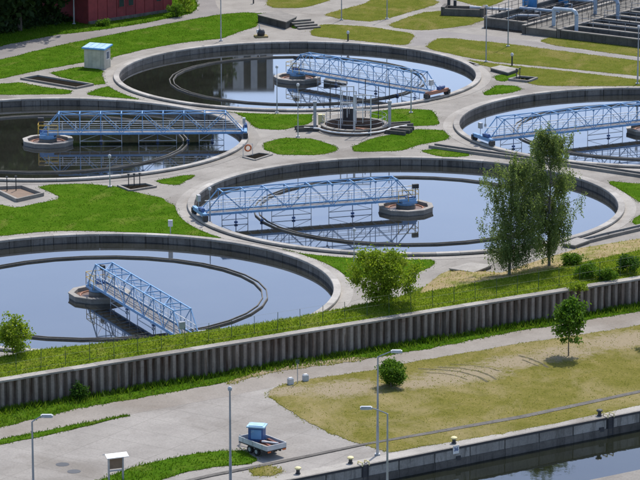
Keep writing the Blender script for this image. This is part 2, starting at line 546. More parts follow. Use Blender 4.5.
# ------------------------------------------------------------------ quay side: lower ground, canal, near bank
QP = [G(289, 480, LOW), G(640, 411, LOW)]
QD = (QP[1] - QP[0]); QD.z = 0; QD.normalize()
QN = Vector((-QD.y, QD.x, 0))            # away from the camera
def quay_at(s, off=0.0):
    p = QP[0] + QD * s + QN * off
    return Vector((p.x, p.y, 0))
q0, q1 = quay_at(-600), quay_at(600)
w0, w1 = wall_at(-560), wall_at(560)
mb = MB()
mb.add([(q0.x, q0.y, LOW), (q1.x, q1.y, LOW), (w1.x, w1.y, LOW), (w0.x, w0.y, LOW)], [(0, 1, 2, 3)])
struct(mb.build('quay_pavement', M['apron']))
nb0 = G(599, 478, LOW); nb1 = G(640, 468, LOW)
CW = -(nb0 - QP[0]).dot(QN)               # canal width
c0, c1 = quay_at(-600, 0.4), quay_at(600, 0.4)
d0, d1 = quay_at(-600, -CW - 0.4), quay_at(600, -CW - 0.4)
mb = MB()
mb.add([(d0.x, d0.y, CANAL_Z), (d1.x, d1.y, CANAL_Z), (c1.x, c1.y, CANAL_Z), (c0.x, c0.y, CANAL_Z)], [(0, 1, 2, 3)])
struct(mb.build('canal_water', M['canal']))
e0, e1 = quay_at(-600, -CW), quay_at(600, -CW)
mb = MB()
n0, n1 = quay_at(-600, -CW - 7), quay_at(600, -CW - 7)
mb.prism([e0, e1, n1, n0], CANAL_Z - 1, LOW)
struct(mb.build('near_quay_pavement', M['walk']))
mb = MB()
f0, f1 = quay_at(-600, -CW - 330), quay_at(600, -CW - 330)
mb.add([(f0.x, f0.y, LOW - .03), (f1.x, f1.y, LOW - .03), (n1.x, n1.y, LOW - .03), (n0.x, n0.y, LOW - .03)], [(0, 1, 2, 3)])
struct(mb.build('near_bank_grass', M['lawn2']))

# ------------------------------------------------------------------ flat patches: lawns, road, bare earth
def densify(P, step=0.8, jit=0.10):
    out = []
    for a, b in zip(P, P[1:] + P[:1]):
        a = Vector((a[0], a[1])); b = Vector((b[0], b[1]))
        n = max(1, int((b - a).length / step))
        for i in range(n):
            p = a.lerp(b, i / n)
            out.append([p.x + random.uniform(-jit, jit), p.y + random.uniform(-jit, jit)])
    return out

def smooth_poly(P, k=2):
    for _ in range(k):
        q = []
        for a, b in zip(P, P[1:] + P[:1]):
            q.append((a[0] * .86 + b[0] * .14, a[1] * .86 + b[1] * .14))
            q.append((a[0] * .14 + b[0] * .86, a[1] * .14 + b[1] * .86))
        P = q
    return P

def push_out(P, margin=1.15):
    for p in P:
        for t in TANKS:
            dx, dy = p[0] - t[0], p[1] - t[1]
            d = math.hypot(dx, dy)
            r = TR + margin
            if d < r:
                p[0] = t[0] + dx / d * r
                p[1] = t[1] + dy / d * r
    return P

def shrink(P, k):
    cx = sum(p[0] for p in P) / len(P); cy = sum(p[1] for p in P) / len(P)
    return [((p[0] - cx) * k + cx, (p[1] - cy) * k + cy) for p in P]

PATCH = []      # (polygon, z, blade kind, density, blade height)
def patch(name, pxs, mat, z0=0.0, up=0.03, jit=0.10, smooth=1, blades=None, dens=26, bh=(0.07, 0.16), step=0.8, avoid=True, kind='structure'):
    P = [(p.x, p.y) for p in GP(pxs, z0)]
    if smooth:
        P = smooth_poly(P, smooth)
    P = densify(P, step, jit)
    if avoid:
        P = push_out(P)
    vv, ff = cdt_faces([P], lambda x, y: in_poly(P, x, y))
    mb = MB()
    mb.add([(p.x, p.y, z0 + up) for p in vv], ff)
    n = len(P)
    mb.add([(p[0], p[1], z0 + up) for p in P] + [(p[0], p[1], z0 - 0.01) for p in P],
           [(i, (i + 1) % n, n + (i + 1) % n, n + i) for i in range(n)])
    o = mb.build(name, mat, fix=False)
    struct(o, kind)
    if blades:
        PATCH.append((P, z0 + up, blades, dens, bh))
    return o

GREEN = [
 [(-40, 69), (0, 60), (50, 47.5), (100, 37), (150, 27.5), (192, 19.5), (220, 14.5), (245, 12.5), (268, 14), (259, 18), (258, 26), (240, 31.5), (222, 38.5), (180, 43), (141, 50), (113, 57), (104, 62), (83, 62.5), (38, 70.5), (0, 79), (-40, 86)],
 [(50, 73), (82, 66.5), (103, 70.5), (102, 77), (108, 84), (93, 85), (57, 76)],
 [(-30, 88), (0, 84), (21, 82.5), (45, 87.6), (72, 90.5), (70, 94), (30, 94.5), (-30, 95)],
 [(84, 94.5), (106, 86.6), (124, 87.6), (151, 97), (140, 99.5), (110, 97)],
 [(222, 110), (250, 109), (313, 111), (312, 123), (282, 130), (256, 128.5), (246, 119), (235, 112)],
 [(265, 142.6), (282, 138), (313, 139), (335, 146), (337, 151), (320, 155), (279, 155), (263, 149)],
 [(371, 113), (389, 109), (430, 110), (434, 113), (438, 120), (438, 125), (402, 127), (376, 124.5), (370, 119)],
 [(352, 147), (372, 138.5), (416, 129.5), (442, 130), (450, 136), (447, 140), (420, 144.5), (400, 151), (355, 152)],
 [(420, 151), (440, 148), (468, 153), (470, 156.5), (441, 157)],
 [(484, 93), (497, 85), (516, 86), (523, 89.4), (506, 93.5), (485, 95.6)],
 [(494, 75.6), (516, 73), (516, 78.5), (504, 81.5), (496, 80.5)],
 [(289, 24), (306, 20.6), (308, 26), (294, 29)],
 [(38, 187.6), (51.5, 184), (86, 184), (117, 186.6), (137.5, 193), (161.5, 198), (175, 206.5), (185.6, 217), (206, 228), (224, 236.5), (218, 239), (165, 235), (103, 231), (51, 231), (0, 236), (-30, 239), (-30, 203), (0, 205), (17, 208), (63.6, 198)],
 [(156, 181), (182, 175.6), (196, 175), (179, 185), (161.5, 184)],
 [(280, 249.5), (292, 247), (323, 249.5), (375, 254), (430, 258), (436, 264), (416, 274), (347, 279), (327, 265)],
 [(606, 181), (640, 184), (690, 190), (690, 212), (640, 203), (626, 193)],
 [(631, 221), (645, 213), (690, 212), (690, 220), (640, 227)],
]
for i, P in enumerate(GREEN):
    patch('lawn', P, M['lawn'], blades='blade', dens=30, bh=(0.05, 0.11))
# shaded verge and tree floor at the upper left
patch('verge', [(-120, 82), (-40, 58), (0, 46), (52, 35.5), (93, 31), (137, 24.5), (190, 14), (198, 8), (195, 0), (190, -30), (-160, -30)], M['lawn'], blades='blade', dens=22, bh=(0.1, 0.3))
YEL = [
 [(440, 37.5), (500, 43), (560, 51), (640, 61), (700, 69), (700, 83), (640, 76), (560, 68), (500, 62.5), (470, 58), (430, 49.5), (426, 46)],
 [(500, 64.5), (560, 70.5), (640, 80), (700, 88), (640, 86), (600, 86), (540, 86), (521, 81), (519, 74), (500, 69), (470, 63), (468, 60)],
 [(540, 41), (554, 35.5), (640, 48), (700, 57), (700, 66), (640, 57), (552, 45)],
 [(323, 14.5), (365, 4), (375, -3), (425, -3), (442, 3), (375, 22), (340, 19)],
 [(388, 25), (420, 13), (450, 10), (487, 19), (470, 25), (440, 29), (420, 30.5), (396, 28)],
 [(310, 32), (322, 24), (370, 27), (416, 34), (407, 45.5), (380, 43), (312, 36)],
 [(267, 5), (268, -4), (312, -4), (332, 0), (303, 8), (275, 8)],
 [(486, 8), (520, -6), (500, -20), (440, -12), (446, -2), (470, 4)],
]
for P in YEL:
    patch('lawn', P, M['lawn2'], blades='blade2', dens=18, bh=(.04, .10))

# quay side
ROADU = [(-60, 440), (0, 427.5), (76, 408.5), (150, 396), (215, 385), (262, 372), (310, 366), (368, 358.5), (430, 348.5), (516, 331), (557, 325), (612, 315.5), (700, 303)]
ROADL = [(700, 315), (640, 325), (585, 334), (516, 344), (420, 360.5), (375, 370), (313, 378.8), (279, 385.7), (230, 396), (127, 415), (60, 428), (0, 439), (-60, 452)]
patch('road', ROADU + ROADL, M['road'], LOW, 0.006, 0.05, 0)
patch('verge', [(-60, 423), (0, 409), (79, 391), (220, 369), (251, 362), (430, 335), (640, 300), (700, 291)] + ROADU[::-1], M['lawn'], LOW, 0.03, 0.15, 0, blades='blade3', dens=60, bh=(0.08, 0.32))
patch('bare_strip', [(226, 385), (262, 374), (310, 367), (366, 360), (372, 358), (345, 358), (312, 361), (270, 369), (240, 377)], M['bare'], LOW, 0.036, 0.2, 1, step=.4, blades='blade2', dens=6)
patch('grass_strip', [(-60, 452), (0, 440), (60, 428), (126, 415.3), (128, 416), (95, 424), (62, 432), (0, 445), (-60, 458)], M['lawn'], LOW, 0.05, 0.1, 0, blades='blade', dens=40, bh=(.08, .25))
patch('lawn', [(268, 392), (279, 386), (313, 379), (375, 370.5), (420, 361), (516, 344.5), (585, 334.5), (640, 325.5), (700, 316), (700, 395), (640, 405.5), (571, 420), (502, 434), (420, 447), (390, 452), (366, 446), (330, 433.6), (296, 415), (269, 397)], M['lawn3'], LOW, 0.03, 0.12, 0, blades='blade2', dens=16, bh=(.04, .10))
patch('grass_strip', [(90, 484), (137, 466), (190, 455), (225, 451), (243, 451), (259, 460), (248, 464.5), (215, 467), (186, 472), (150, 484)], M['lawn'], LOW, 0.05, 0.1, 1, blades='blade', dens=40, bh=(.08, .22))
patch('grass_strip', [(249.5, 470), (268, 466), (284, 471), (272, 476.5), (253, 475.5)], M['lawn3'], LOW, 0.04, 0.1, 1, blades='blade2', dens=30)
def arc_strip(name, px, w, mat, z, up):
    P = GP(px, z)
    L, Rr = [], []
    for i, p in enumerate(P):
        d = (P[min(i + 1, len(P) - 1)] - P[max(i - 1, 0)]).normalized()
        nrm = Vector((-d.y, d.x, 0)) * w / 2 * random.uniform(0.7, 1.3)
        L.append(p + nrm); Rr.append(p - nrm)
    n = len(P)
    mb = MB()
    mb.add([(q.x, q.y, z + up) for q in L + Rr], [(i, i + 1, n + i + 1, n + i) for i in range(n - 1)])
    return struct(mb.build(name, mat, fix=False))
for P_, w_ in (([(418, 369), (440, 370), (460, 372), (478, 377), (490, 384)], .26), ([(438, 367.5), (460, 368.5), (478, 371.5), (490, 376), (498, 381)], .22),
              ([(426, 373), (444, 374), (458, 376.5), (470, 381)], .16), ([(450, 364.5), (470, 365.5), (488, 368), (502, 372.5)], .14),
              ([(519, 356), (530, 359), (541, 363.5), (550, 369)], .26), ([(522, 360), (531, 363.5), (540, 367)], .2)):
    fine_ = []
    for a_, b_ in zip(P_, P_[1:]):
        for k in range(5):
            f_ = k / 5
            fine_.append((a_[0] + (b_[0] - a_[0]) * f_ + random.uniform(-.5, .5), a_[1] + (b_[1] - a_[1]) * f_ + random.uniform(-.12, .12)))
    arc_strip('wheel_rut', fine_, w_, M['rut'], LOW, 0.036)
arc_strip('kerb_line', [(120, 497), (210, 476), (279, 462.5), (361, 445.3), (430, 433.4), (523, 417), (640, 392), (720, 376)], 0.55, M['darkconc'], LOW, 0.058)
# road at the upper left and roads of the plant
patch('path', [(-140, 92), (-40, 68.5), (0, 59.5), (50, 47), (100, 36.7), (150, 27), (192, 19), (222, 13.5), (216, 4), (212, -20), (192, -20), (196, 0), (198.5, 8), (190, 14.3), (137, 24.8), (93, 31.3), (52, 35.8), (0, 46.3), (-40, 58.3), (-120, 82.5)], M['asphalt'], 0, 0.006, 0.05, 0)
patch('path', [(416, 31.5), (440, 31), (500, 37), (538, 42), (552, 46), (640, 58), (700, 67), (700, 68.5), (640, 60.5), (560, 50.3), (500, 42.3), (440, 36.7), (425, 45), (408, 46.5)], M['asphalt'], 0, 0.006, 0.05, 0)

# ------------------------------------------------------------------ embankment behind the sheet pile wall
def t3_clip(p, r=22.0):
    t = TANKS[2]
    dx, dy = p.x - t[0], p.y - t[1]
    d = math.hypot(dx, dy)
    if d < r:
        return Vector((t[0] + dx / d * r, t[1] + dy / d * r, p.z))
    return p
crest_px = [(-220, 392), (-120, 377), (-60, 367), (0, 357), (34, 350), (75, 346), (115, 342), (160, 336.5), (210, 330), (250, 324.5), (294, 317.5), (330, 311), (358, 305), (390, 299), (420, 293), (450, 287.5), (480, 282), (520, 275.5), (557, 268), (600, 258.5), (640, 250), (720, 234), (820, 214)]
foot_px = {420: (424, 287), 450: (441, 273.6), 480: (455, 268.5), 520: (500, 273), 557: (545, 258), 600: (580, 248), 640: (640, 238.5), 720: (730, 222), 820: (840, 200)}
Wl, Cl, Fl, Sl = [], [], [], []
for a, b in crest_px:
    zc = 1.8 if a < 280 else max(1.25, 1.8 - (a - 280) / 140 * 0.5)
    C = G(a, b, zc)
    s = (C - wall_at(W0.x)).dot(WDIR)
    Wp = W0 + WDIR * s
    Wp = Wp + WN * 0.86
    Wl.append(Vector((Wp.x, Wp.y, WALL_TOP - 0.02)))
    Cl.append(C)
    if a in foot_px:
        Fp = G(*foot_px[a], 0.05)
        Fl.append(Fp); Sl.append(1)
    else:
        Fp = C + WN * 1.6
        Fp.z = 0.04
        Fl.append(t3_clip(Fp)); Sl.append(0)
def strip(A, Bv, nsub, bulge=0.0, jit=0.04):
    rows = []
    for a, b in zip(A, Bv):
        rows.append([a.lerp(b, t / nsub) + Vector((0, 0, bulge * math.sin(math.pi * t / nsub))) for t in range(nsub + 1)])
    # subdivide along
    fine = []
    for r0, r1 in zip(rows, rows[1:]):
        L = max(1, int((r1[0] - r0[0]).length / 0.9))
        for k in range(L):
            fine.append([p.lerp(q, k / L) for p, q in zip(r0, r1)])
    fine.append(rows[-1])
    for i, r in enumerate(fine):
        for j, p in enumerate(r):
            if 0 < j < nsub:
                p.z += random.uniform(-jit, jit)
    m = nsub + 1
    mb = MB()
    mb.add([p for r in fine for p in r], [(i * m + j, i * m + j + 1, (i + 1) * m + j + 1, (i + 1) * m + j) for i in range(len(fine) - 1) for j in range(nsub)])
    return mb, fine
mb, fineA = strip(Wl, Cl, 6, 0.12)
struct(mb.build('embankment', M['bank']))
i0 = Sl.index(1)
mb, fineB = strip(Cl[:i0 + 1], Fl[:i0 + 1], 3)
struct(mb.build('embankment_back', M['bank']))
mb, fineC = strip(Cl[i0:], Fl[i0:], 6, 0.05)
struct(mb.build('sandy_slope', M['sand']))
BANKQ = []
def quads_of(fine):
    return [(fine[i][j], fine[i][j + 1], fine[i + 1][j + 1], fine[i + 1][j]) for i in range(len(fine) - 1) for j in range(len(fine[0]) - 1)]

# ------------------------------------------------------------------ grass blades (uncountable)
def leaf_mesh(name, tri_v, mat):
    """tri_v: (n,3,3) or (n,4,3) array of faces"""
    n, k = tri_v.shape[:2]
    me = bpy.data.meshes.new(name)
    me.vertices.add(n * k)
    me.vertices.foreach_set('co', tri_v.reshape(-1).astype(np.float32))
    me.loops.add(n * k)
    me.loops.foreach_set('vertex_index', np.arange(n * k, dtype=np.int32))
    me.polygons.add(n)
    me.polygons.foreach_set('loop_start', np.arange(0, n * k, k, dtype=np.int32))
    me.polygons.foreach_set('loop_total', np.full(n, k, dtype=np.int32))
    me.materials.append(mat)
    me.update(calc_edges=True)
    me.validate()
    return me

def blades_at(X, Y, Z, bh, w=0.05):
    n = len(X)
    a = rng.uniform(0, 2 * np.pi, n)
    h = rng.uniform(bh[0], bh[1], n)
    ww = w * rng.uniform(0.6, 1.4, n)
    lean = rng.normal(0, 0.35, (n, 2)) * h[:, None]
    T = np.zeros((n, 3, 3))
    T[:, 0] = np.stack([X - np.cos(a) * ww, Y - np.sin(a) * ww, Z], 1)
    T[:, 1] = np.stack([X + np.cos(a) * ww, Y + np.sin(a) * ww, Z], 1)
    T[:, 2] = np.stack([X + lean[:, 0], Y + lean[:, 1], Z + h], 1)
    return T
acc = {}
for P, z, kind, dens, bh in PATCH:
    A = np.array(P)
    x0, y0 = A.min(0); x1, y1 = A.max(0)
    x0 = max(x0, -50); x1 = min(x1, 50); y1 = min(y1, 462)
    n = int((x1 - x0) * (y1 - y0) * dens)
    X = rng.uniform(x0, x1, n); Y = rng.uniform(y0, y1, n)
    k = in_poly_np(P, X, Y) & (np.abs(X) < Y * 0.1 + 2)
    # clumpiness
    cl = np.sin(X * 1.7 + np.sin(Y * 0.9) * 2) * np.sin(Y * 1.1 + np.sin(X * 1.3) * 2)
    k &= rng.uniform(-1.3, 1, n) < cl
    X, Y = X[k], Y[k]
    # half-way to keep within edges, a few stray over the kerb
    acc.setdefault(kind, []).append(blades_at(X, Y, np.full(len(X), z - 0.01), bh))
    # ragged fringe along the edge
    Q = np.roll(A, -1, 0)
    ln = np.linalg.norm(Q - A, axis=1)
    cnt = rng.poisson(ln * 22)
    F0 = np.repeat(A, cnt, 0); F1 = np.repeat(Q, cnt, 0)
    w_ = rng.uniform(0, 1, len(F0))[:, None]
    E_ = F0 * (1 - w_) + F1 * w_ + rng.normal(0, .13, (len(F0), 2)) * (1 + np.sin(F0[:, :1] * 2.1) * np.sin(F0[:, 1:] * 1.7))
    ok = (np.abs(E_[:, 0]) < E_[:, 1] * .1 + 2) & (E_[:, 1] < 462)
    E_ = E_[ok]
    acc[kind].append(blades_at(E_[:, 0], E_[:, 1], np.full(len(E_), z - 0.03), (bh[0], min(bh[1], .2))))
def bank_blades(fine, kind, dens, bh, lim=1.0):
    out = []
    for a, b, c, d in quads_of(fine):
        if not (-40 < a.x < 40):
            continue
        ar = ((b - a).cross(d - a)).length
        n = rng.poisson(ar * dens)
        if n == 0:
            continue
        u = rng.uniform(0, 1, n)[:, None]; w = rng.uniform(0, 1, n)[:, None]
        p = (np.array(a) * (1 - u) + np.array(b) * u) * (1 - w) + (np.array(d) * (1 - u) + np.array(c) * u) * w
        out.append(blades_at(p[:, 0], p[:, 1], p[:, 2] - 0.01, bh))
    acc.setdefault(kind, []).extend(out)
bank_blades(fineA, 'blade4', 70, (0.06, 0.22))
bank_blades(fineB, 'blade4', 60, (0.10, 0.3))
bank_blades(fineC, 'blade2', 5, (0.05, 0.2))
# tall weeds at the foot of the wall
n = 9000
s = rng.uniform(-10, 75, n)
o_ = -rng.gamma(1.6, 0.28, n) - 0.1
k = rng.uniform(0, 1, n) < 0.25 + 0.75 * (np.sin(s * 0.9) * np.sin(s * 0.37 + 1) > -0.1)
s, o_ = s[k], o_[k]
X = W0.x + WDIR.x * s + WN.x * o_; Y = W0.y + WDIR.y * s + WN.y * o_
acc['blade3'].append(blades_at(X, Y, np.full(len(X), LOW + 0.05), (0.15, 0.5), 0.07))
for kind, L in acc.items():
    T = np.concatenate(L)
    me = leaf_mesh('grass', T, M[kind])
    o = link('grass', me)
    struct(o, 'stuff', {'blade': 'short green grass blades on the lawns', 'blade4': 'rough green grass on the bank behind the wall', 'blade2': 'sparse yellowish grass blades on the dry lawns',
                        'blade3': 'tall rank grass at the foot of the sheet pile wall'}[kind])
    o['category'] = 'grass'

# ------------------------------------------------------------------ settling tanks
def make_tank():
    root = thing('settling_tank', '', 'tank')
    N = 60
    mb = MB(); mb.lathe([(20.78, -1.4), (21.1, -1.4), (21.1, 0.09), (20.78, 0.09)], 120)
    mb.build('tank_shell', M['darkconc'], root)
    da = 2 * math.pi / N
    mb = MB(); mb.lathe([(20.66, -1.3), (20.77, -1.3), (20.77, 0.085), (20.66, 0.085)], 2, -da / 2 + 0.0016, da / 2 - 0.0016)
    pm = mb.build('wall_panel', M['tankwall'], root)
    mb = MB(); mb.lathe([(20.60, 0.1), (21.25, 0.1), (21.25, 0.27), (21.21, 0.3), (20.64, 0.3), (20.60, 0.27)], 2, -da / 2 + 0.0005, da / 2 - 0.0005)
    cm = mb.build('coping_stone', M['coping'], root)
    for i in range(1, N):
        for src, nm in ((pm, 'wall_panel'), (cm, 'coping_stone')):
            link(nm, src.data, root, None, i * da)
    mb = MB(); mb.lathe([(21.24, 0.0), (22.35, 0.0), (22.35, 0.02), (21.24, 0.02)], 120)
    mb.build('rim_walkway', M['walk'], root)
    # effluent trough, a many-sided channel standing in the water
    mb = MB(); mb.lathe([(14.85, -1.2), (14.85, -0.36), (14.76, -0.36), (14.76, -0.62), (14.42, -0.62), (14.42, -0.36), (14.33, -0.36), (14.33, -1.2)], 32)
    tr = mb.build('effluent_trough', M['trough'], root)
    mb = MB(); mb.lathe([(14.755, -0.6), (14.755, -0.43), (14.425, -0.43), (14.425, -0.6)], 32)
    mb.build('trough_water', M['water'], tr)
    # round feed well in the centre
    mb = MB(); mb.lathe([(2.66, -1.2), (2.7, -0.12), (2.25, -0.12), (2.2, -1.2)], 10)
    fw = mb.build('feed_well', M['conc'], root)
    mb = MB(); mb.lathe([(2.76, -0.118), (2.76, -0.02), (2.24, -0.02), (2.24, -0.118)], 10)
    mb.build('rim_ring', M['coping'], fw)
    mb = MB(); mb.disc((0, 0, -0.34), 2.22, 10)
    mb.build('scum_layer', M['scum'], fw, fix=False)
    mb = MB(); mb.lathe([(0.95, -0.8), (0.95, 0.05), (0.7, 0.1), (0.0, 0.1)], 14, closed_prof=False)
    mb.build('centre_column', M['conc'], fw)
    mb = MB(); mb.lathe([(1.75, -0.8), (1.75, -0.25), (1.65, -0.25), (1.65, -0.8)], 16)
    mb.build('inner_ring', M['rust'], fw)
    return root
T0 = make_tank()
TL = ['round settling tank at the top centre, reflecting a building, rusty end carriage on its rim',
      'round settling tank in the middle of the picture behind the birch trees',
      'round settling tank behind the grassy bank at the lower left, nearest to the wall',
      'dark round settling tank at the left edge below the small shed',
      'round settling tank cut off by the right edge of the picture']
roots = [T0] + [copy_tree(T0) for _ in range(4)]
for i, (t, c) in enumerate(zip(roots, TANKS)):
    t.location = (c[0], c[1], 0)
    t['label'] = TL[i]; t['category'] = 'tank'; t['group'] = 'round settling tanks'
    t.rotation_euler = (0, 0, 0.37 * i)
for c in TANKS:
    mb = MB(); mb.disc((c[0], c[1], WATER_Z), 20.77, 96)
    struct(mb.build('water', M['water'], fix=False))

# ------------------------------------------------------------------ rotating scraper bridges
def make_bridge():
    root = thing('scraper_bridge', '', 'bridge')
    B = M['blue']
    zb, zt, hw = 0.68, 2.78, 0.78
    xs = [1.2 + 2.2 * i for i in range(9)]
    for y in (-hw, hw):
        mb = MB(); mb.bar((-0.8, y, zb), (20.75, y, zb), 0.10, 0.22); mb.build('bottom_chord', B, root)
        mb = MB(); mb.bar((1.1, y, zt), (18.9, y, zt), 0.09, 0.10); mb.build('top_chord', B, root)
        for a, b in (((-0.6, y, zb + .1), (1.2, y, zt)), ((20.6, y, zb + .1), (18.8, y, zt))):
            mb = MB(); mb.bar(a, b, 0.08, 0.09); mb.build('end_brace', B, root)
        for i in range(8):
            a, b = (xs[i], xs[i + 1])
            za, zb2 = (zb, zt) if i % 2 else (zt, zb)
            mb = MB(); mb.bar((a, y, za), (b, y, zb2), 0.055, 0.06); mb.build('diagonal_brace', B, root)
    for y in (-hw, hw):
        mb = MB()
        mb.bar((xs[0], y, zb + .14), (xs[0], y, zt - .07), 0.055, 0.055)
        mb.box((xs[0], y, zt - 0.11), (0.2, 0.07, 0.15))
        p0 = mb.build('post', B, root)
        for x in xs[1:]:
            link('post', p0.data, root, (x - xs[0], 0, 0))
    mb = MB(); mb.bar((0, -hw + .06, zt), (0, hw - .06, zt), 0.08, 0.08)
    c0 = mb.build('cross_bar', B, root, (xs[0], 0, 0))
    for x in xs[1:]:
        link('cross_bar', c0.data, root, (x, 0, 0))
    mb = MB()
    for i in range(8):
        sgn = 1 if i % 2 else -1
        mb.bar((xs[i], -sgn * (hw - .06), zt - .02), (xs[i + 1], sgn * (hw - .06), zt - .02), 0.05, 0.05)
    mb.build('wind_bracing', B, root)
    mb = MB(); mb.box((10.1, 0, zb - 0.04), (20.6, 1.3, 0.05))
    dk = mb.build('walkway_deck', M['grating'], root)
    mb = MB()
    for i in range(20):
        mb.bar((0.2 + i * 1.05, -0.7, zb - 0.12), (0.2 + i * 1.05, 0.7, zb - 0.12), 0.08, 0.1)
    mb.build('deck_joists', B, dk)
    for y in (-0.6, 0.6):
        mb = MB()
        mb.tube((-0.4, y, zb + 1.05), (20.2, y, zb + 1.05), 0.04)
        mb.tube((-0.4, y, zb + 0.58), (20.2, y, zb + 0.58), 0.025)
        for i in range(15):
            mb.tube((0.1 + i * 1.42, y, zb + 0.09), (0.1 + i * 1.42, y, zb + 1.05), 0.025)
        mb.build('handrail', M['white'], root)
    # scraper frames hanging into the water
    for xa, xb in ((3.4, 7.8), (9.6, 13.6), (16.0, 18.6)):
        mb = MB()
        for x in (xa, xb):
            mb.tube((x, -0.3, zb - 0.1), (x, -0.3, -0.8), 0.035)
        mb.tube((xa, -0.3, -0.22), (xb, -0.3, -0.22), 0.04)
        xm = (xa + xb) / 2
        mb.tube((xa, -0.3, -0.22), (xm, -0.3, zb - 0.14), 0.022)
        mb.tube((xb, -0.3, -0.22), (xm, -0.3, zb - 0.14), 0.022)
        mb.build('scraper_frame', M['galvl'], root)
    for x in (5.6, 11.6, 14.8, 17.4):
        mb = MB(); mb.tube((x, 0.35, zb), (x, 0.35, -0.9), 0.04); mb.box((x, 0.35, -0.35), (0.3, 0.2, 0.18))
        mb.build('scraper_rod', M['blued'], root)
    # drive on the pivot
    mb = MB(); mb.box((-0.1, 0, 0.42), (1.5, 1.9, 0.22)); mb.lathe([(0.9, 0.1), (0.9, 0.31), (0.5, 0.31), (0.5, 0.1)], 14)
    mb.build('pivot_base', B, root)
    mb = MB(); mb.tube((-0.9, 0.2, 0.72), (-0.1, 0.2, 0.72), 0.24, 10); mb.box((-0.2, 0.2, 0.62), (0.5, 0.5, 0.4))
    mb.build('drive_motor', M['blued'], root)
    mb = MB()
    for a, b in (((-1.0, -0.85), (-1.0, 0.85)), ((-1.0, -0.85), (1.1, -0.95)), ((-1.0, 0.85), (1.1, 0.95))):
        for z in (1.2, 1.65):
            mb.tube((a[0], a[1], z), (b[0], b[1], z), 0.03)
        for t in (0, 0.5, 1):
            p = Vector((a[0], a[1], 0.5)).lerp(Vector((b[0], b[1], 0.5)), t)
            mb.tube(p, p + Vector((0, 0, 1.15)), 0.03)
    mb.build('pivot_railing', M['yellow'], root)
    mb = MB(); mb.box((-0.75, 0.62, 1.95), (0.62, 0.3, 0.42)); mb.tube((-0.75, 0.62, 0.5), (-0.75, 0.62, 1.75), 0.035)
    mb.build('control_box', M['dark'], root)
    # end carriage running on the coping
    mb = MB(); mb.bar((20.9, -1.9, 0.86), (20.9, 1.9, 0.86), 0.34, 0.36); mb.box((20.62, 0, 0.72), (0.3, 1.9, 0.3))
    ec = mb.build('end_carriage', B, root)
    for y in (-1.55, 1.55):
        mb = MB(); mb.tube((20.78, y, 0.55), (21.02, y, 0.55), 0.25, 12)
        mb.build('wheel', M['rubber'], ec)
        mb = MB(); mb.box((20.9, y * 1.22, 0.62), (0.5, 0.36, 0.5))
        mb.build('wheel_guard', M['dark'], ec)
    mb = MB(); mb.tube((20.9, 0.5, 1.25), (20.9, 1.2, 1.25), 0.2, 10); mb.box((20.9, 0.35, 1.2), (0.4, 0.35, 0.35))
    mb.build('carriage_motor', M['blued'], ec)
    mb = MB(); mb.box((20.75, -0.85, 2.0), (0.3, 0.5, 0.6)); mb.tube((20.75, -0.85, 1.0), (20.75, -0.85, 1.75), 0.03)
    mb.build('switch_box', M['galv'], root)
    return root
BR = make_bridge()
ends = [(449, 95), (203, 213), None, (246, 131), (476, 140)]
BL = ['blue lattice scraper bridge on the top centre tank with a rusty pink end carriage',
      'blue lattice scraper bridge across the left half of the middle tank',
      'blue lattice scraper bridge slanting down to the grassy bank on the lower left tank',
      'blue lattice scraper bridge with white hanging frames on the dark left tank',
      'blue lattice scraper bridge half behind the birch tops on the right tank']
bridges = [BR] + [copy_tree(BR) for _ in range(4)]
for i, b in enumerate(bridges):
    c = TANKS[i]
    if ends[i]:
        e = G(*ends[i], 0.7)
        a = math.atan2(e.y - c[1], e.x - c[0])
    else:
        a = R(-65)
    b.location = (c[0], c[1], 0)
    b.rotation_euler = (0, 0, a)
    b['label'] = BL[i]; b['category'] = 'bridge'; b['group'] = 'rotating scraper bridges'
for ch in ALLKIDS(bridges[0]):
    if ch.name.startswith('end_carriage'):
        ch.data = ch.data.copy(); ch.data.materials[0] = M['rust']
        ch['label'] = 'rusty pink end carriage'

# scum trough next to the pivot of the far tank
c = TANKS[0]
t = thing('scum_hopper', 'grey sloping scum hopper beside the pivot of the top centre tank', 'hopper', (c[0] + 4.4, c[1] - 1.9, 0), R(-8))
mb = MB(); mb.add([(-1.3, -.7, -.9), (1.3, -.7, -.9), (1.3, .7, -.9), (-1.3, .7, -.9), (-1.3, -.7, -.05), (1.3, -.7, -.38), (1.3, .7, -.38), (-1.3, .7, -.05)],
                  [(0, 3, 2, 1), (4, 5, 6, 7), (0, 1, 5, 4), (1, 2, 6, 5), (2, 3, 7, 6), (3, 0, 4, 7)]); mb.build('hopper_body', M['conc'], t)
mb = MB(); mb.bar((-1.3, -.75, 0), (1.3, -.75, -.33), .08, .1); mb.bar((-1.3, .75, 0), (1.3, .75, -.33), .08, .1); mb.build('hopper_rim', M['white'], t)

